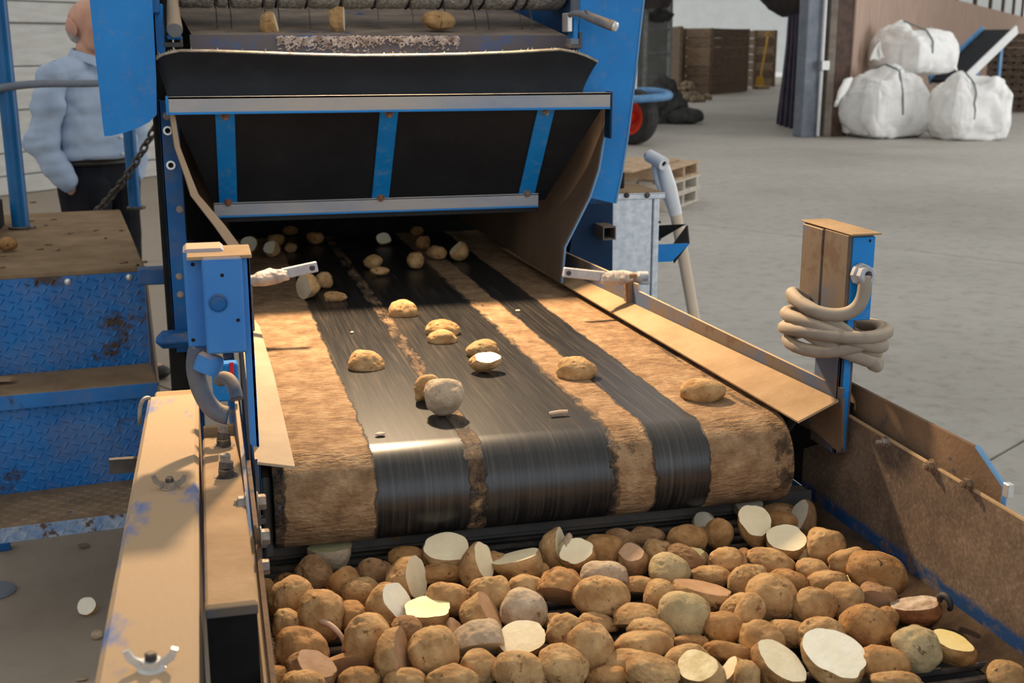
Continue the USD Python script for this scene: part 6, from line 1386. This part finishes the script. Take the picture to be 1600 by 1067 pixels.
# dried curl by the right plate
c = at(1474, 944, 'z', .735); th = np.linspace(0, 4.6, 26)
t = Thing('dried_sprout', 'dark dried curled sprout beside the shrivelled rotten half', 'sprout', loc=c)
t.part('curl', tube(np.stack([c[0] + .002 * th, c[1] + .013 * np.cos(th) * (1 - .1 * th), c[2] + .014 * np.sin(th) * (1 - .1 * th)], 1), np.linspace(.006, .003, 26), 10), 'dark_steel', smooth=True)
# on the floor and the steps
pos = at(137, 960, 'z', .0); sc = FPX / ((pos - EYE) @ FW)
v, f = potato_mesh(77, (.026, .027, .018), 20, ''); n = V(-.1, .25, .95); n /= np.linalg.norm(n)
sk, cp = cut_potato(v, f, n, .004); M = np.stack([np.cross([0, 0, 1], -V(*(pos - EYE)) / np.linalg.norm(pos - EYE)), V(0, 0, 0), V(0, 0, 0)])
vd = (EYE - pos) / np.linalg.norm(EYE - pos); r_ = np.cross([0, 0, 1], vd); r_ /= np.linalg.norm(r_); M = np.stack([r_, np.cross(vd, r_), vd]); lift = V(0, 0, .0235)
t = Thing('cut_potato', 'white faced potato half lying on the floor left of the dusty beam', 'potato', loc=pos)
for m, nm, mt, lb_ in ((sk, 'skin', 'skin_brown', None), (cp, 'cut_face', 'cut_white', 'white cut face')):
    m.vertices = m.vertices @ M + pos + lift
    t.part(nm, m, mt, lb_, smooth=50 if nm == 'skin' else False)
pos = at(152, 998, 'z', .0) + V(0, 0, .012); chip('potato_scrap', 'small dull potato scrap on the floor beside the dusty beam', pos, (.016, .012, .012), 'skin_pale', 78)
pos = at(131, 855, 'z', .0) + V(0, 0, .006); chip('soil_clod', 'small flat clod on the floor under the steps', pos, (.018, .006, .012), 'soil', 79, cat_='clod')
pos = at(128, 1063, 'z', .0) + V(0, 0, .005); chip('soil_clod', 'small flat clod on the floor at the lower left', pos, (.014, .005, .008), 'clod', 80, cat_='clod')
pos = at(12, 381, 'z', .915); chip('potato', 'brown dusty potato lying on the platform at the left edge', pos, (.030, .022, .024), 'skin_brown', 81, cat_='potato')
pos = at(10, 590, 'z', .605); t = Thing('soil_slab', 'flat pointed tan chip on the upper tread at the left edge', 'chip', loc=pos); t.part('piece', slab([pos + V(-.08, .02, 0), pos + V(.03, -.012, -.004), pos + V(.015, -.03, -.004), pos + V(-.08, -.045, 0)], .008), 'tan_dust')
rs = np.random.default_rng(15); ms = []
for px, py in ((48, 345), (72, 352), (84, 343), (110, 364), (76, 382), (52, 316), (62, 389), (90, 390), (193, 410), (214, 414), (226, 409), (5, 400), (4, 418), (190, 360), (150, 360), (165, 372)):
    c = at(px, py, 'z', .892); m = trimesh.creation.icosphere(1, 1.0); m.vertices *= V(rs.uniform(.006, .018), rs.uniform(.004, .01), .004); ms.append(mv(rotz(m, rs.uniform(0, 90)), *c))
p = usdkit.mesh(stage, free('/World', 'soil_crumbs'), cat(*ms), MAT['soil'], True); tag(p.GetPrim(), 'dark crumbs of soil scattered over the platform', 'soil crumbs', kind='stuff')
c = at(-8, 925, 'z', 0)
t = Thing('floor_disc', 'grey green disc foot on the floor at the left picture edge', 'disc', loc=c); t.part('plate', lathe([(0, 0), (.055, 0), (.058, .004), (.05, .012), (0, .012)], c, (0, 0, 1), 32), 'pillar_paint')

# ================================================================== the man behind the platform
def bones(spec):
    """Hulls of sphere pairs, joined and smoothed into one surface."""
    out = None
    for p, rp, q, rq in spec:
        s = [trimesh.creation.icosphere(2, 1.0) for _ in range(2)]
        pts = np.vstack([s[0].vertices * np.broadcast_to(rp, 3) + p, s[1].vertices * np.broadcast_to(rq, 3) + q])
        h = m3.Manifold.hull_points(pts.astype(np.float64).tolist()); out = h if out is None else out + h
    return out


def smoothed(man, edge, it=12):
    o = man.refine_to_length(edge).to_mesh(); t = trimesh.Trimesh(o.vert_properties[:, :3], o.tri_verts, process=True)
    trimesh.smoothing.filter_taubin(t, lamb=.5, nu=.52, iterations=it); return t


MAN = V(-.43, 5.78, 0)
# built facing -y, then turned to look to the right of the camera
hz = 1.60
body = [((0, .0, hz + .03), (.074, .092, .095), (0, .012, hz + .03), (.076, .094, .09)), ((0, -.02, hz - .06), (.056, .066, .055), (0, -.03, hz + .01), (.066, .075, .06)),
        ((0, .015, hz - .09), .058, (0, .02, hz - .2), .066), ((0, .03, 1.32), (.15, .085, .10), (0, .02, 1.08), (.165, .12, .1)), ((0, .02, .95), (.16, .115, .1), (0, .02, 1.06), (.165, .12, .1))]
for s in (-1, 1):
    body += [((s * .13, .03, 1.385), .05, (s * .195, .032, 1.375), .048), ((s * .195, .032, 1.375), .048, (s * .255, .065, 1.11), .04), ((s * .255, .065, 1.11), .046, (s * .205, .0, .95), .032),
             ((s * .205, .0, .95), .032, (s * .135, .01, .89), .03), ((s * .09, .02, .90), .095, (s * .10, .02, .50), .062), ((s * .10, .02, .5), .06, (s * .105, .04, .09), .042), ((s * .105, .04, .06), .04, (s * .12, -.13, .04), .035),
             ((s * .078, .015, hz - .005), (.009, .018, .030), (s * .090, .028, hz + .012), (.007, .022, .030))]
body += [((0, -.088, hz + .025), (.010, .012, .012), (0, -.112, hz - .012), (.016, .014, .012))]
bmesh = smoothed(bones(body), .012, 6)
vv = bmesh.vertices
for s in (-1, 1):                                   # eye sockets and mouth line
    q = ((vv - V(s * .032, -.092, hz + .028)) ** 2).sum(1); vv[:, 1] += .010 * np.exp(-q / .014 ** 2)
q = (vv[:, 0] / .026) ** 2 + ((vv[:, 2] - hz + .05) / .005) ** 2; vv[:, 1] += np.where(vv[:, 1] < -.06, .006 * np.exp(-q), 0)
shirt = [((0, .03, 1.36), (.17, .105, .09), (0, .02, 1.10), (.19, .142, .1)), ((0, .015, 1.06), (.195, .15, .05), (0, .02, 1.12), (.19, .142, .1)), ((0, .02, 1.40), (.085, .08, .06), (0, .02, 1.45), (.068, .072, .03))]
for s in (-1, 1):
    shirt += [((s * .06, .025, 1.425), .058, (s * .19, .035, 1.40), .056), ((s * .195, .035, 1.395), .060, (s * .262, .065, 1.12), .062), ((s * .262, .065, 1.12), .062, (s * .203, .0, .945), .041)]
sm_ = smoothed(bones(shirt), .013, 8); n = sm_.vertex_normals; v = sm_.vertices
fold = (np.abs(meshkit.noise(np.c_[v[:, 0] * 10 + v[:, 2] * 8, v[:, 1] * 10, v[:, 2] * 7], 3) - .5) - .2) * .05 + (np.abs(meshkit.noise(np.c_[v[:, 0] * 6 - v[:, 2] * 13, v[:, 1] * 8, v[:, 2] * 15], 5) - .5) - .2) * .028 + .010
sm_.vertices = v + n * fold[:, None]
tro = [((0, .02, 1.035), (.172, .128, .03), (0, .02, .93), (.178, .135, .06))]
for s in (-1, 1):
    tro += [((s * .085, .02, .93), (.105, .13, .08), (s * .10, .02, .5), .085), ((s * .10, .02, .5), .085, (s * .105, .03, .09), .078)]
tm = smoothed(bones(tro), .018, 6); tm.vertices += tm.vertex_normals * ((meshkit.fbm(tm.vertices * 9, 3, 4) - .5) * .014)[:, None]
TURN = 48.0
PERS = lambda m: mv(rotz(m, TURN), *MAN)
mn = Thing('person', 'bald man in a light blue shirt and dark trousers, hand in pocket, behind the platform', 'person', loc=MAN)
mn.part('body', PERS(bmesh), 'skin', smooth=True)
mn.part('shirt', PERS(sm_), 'shirt', smooth=True)
mn.part('trousers', PERS(tm), 'trousers', smooth=True)
def collar(u, v):
    a = math.pi / 2 + (u - .5) * math.radians(318); w = np.abs(u - .5) * 2
    r = .070 + .020 * v + .004 * np.sin(7 * a); z = 1.515 - .040 * w ** 2 - (.034 + .020 * w ** 6) * v
    return r * np.cos(a), .012 + r * 1.05 * np.sin(a), z


mn.part('collar', PERS(grid(collar, 50, 6, .005)), 'shirt', 'shirt collar', smooth=True)
ring = [(x * .178, y * .135 + .02, 1.04) for x, y in ((math.cos(a), math.sin(a)) for a in np.linspace(0, 2 * np.pi, 40, endpoint=False))]
bt = np.array(ring); mn.part('belt', PERS(cat(tube(bt, .010, 8, closed=True), tube(bt - V(0, 0, .016), .010, 8, closed=True))), 'leather', smooth=True)
for s in (-1, 1):
    sh_ = hull(np.vstack([trimesh.creation.icosphere(2, 1).vertices * V(.045, .045, .04) + V(s * .105, .06, .045), trimesh.creation.icosphere(2, 1).vertices * V(.045, .05, .032) + V(s * .12, -.15, .034)]))
    sh_.vertices[:, 2] = np.maximum(sh_.vertices[:, 2], 0); mn.part('shoe', PERS(sh_), 'leather', 'dark leather shoe', smooth=True)
hr_ = bones([((0, .045, hz + .0), (.079, .066, .055), (0, .05, hz - .03), (.066, .05, .04))]); hm = smoothed(hr_, .01, 4)
hm = trimesh.Trimesh(hm.vertices, hm.faces[(hm.vertices[hm.faces].mean(1)[:, 1] > .02)], process=False); mn.part('hair', PERS(hm), 'hair_grey', 'short grey fringe of hair', smooth=True)
for k in range(5):
    mn.part('button', PERS(cyl((0, -.115 - .004 * k, 1.36 - .075 * k), (0, -.135 - .004 * k, 1.36 - .075 * k), .006, 10)), 'white_metal', 'small shirt button')
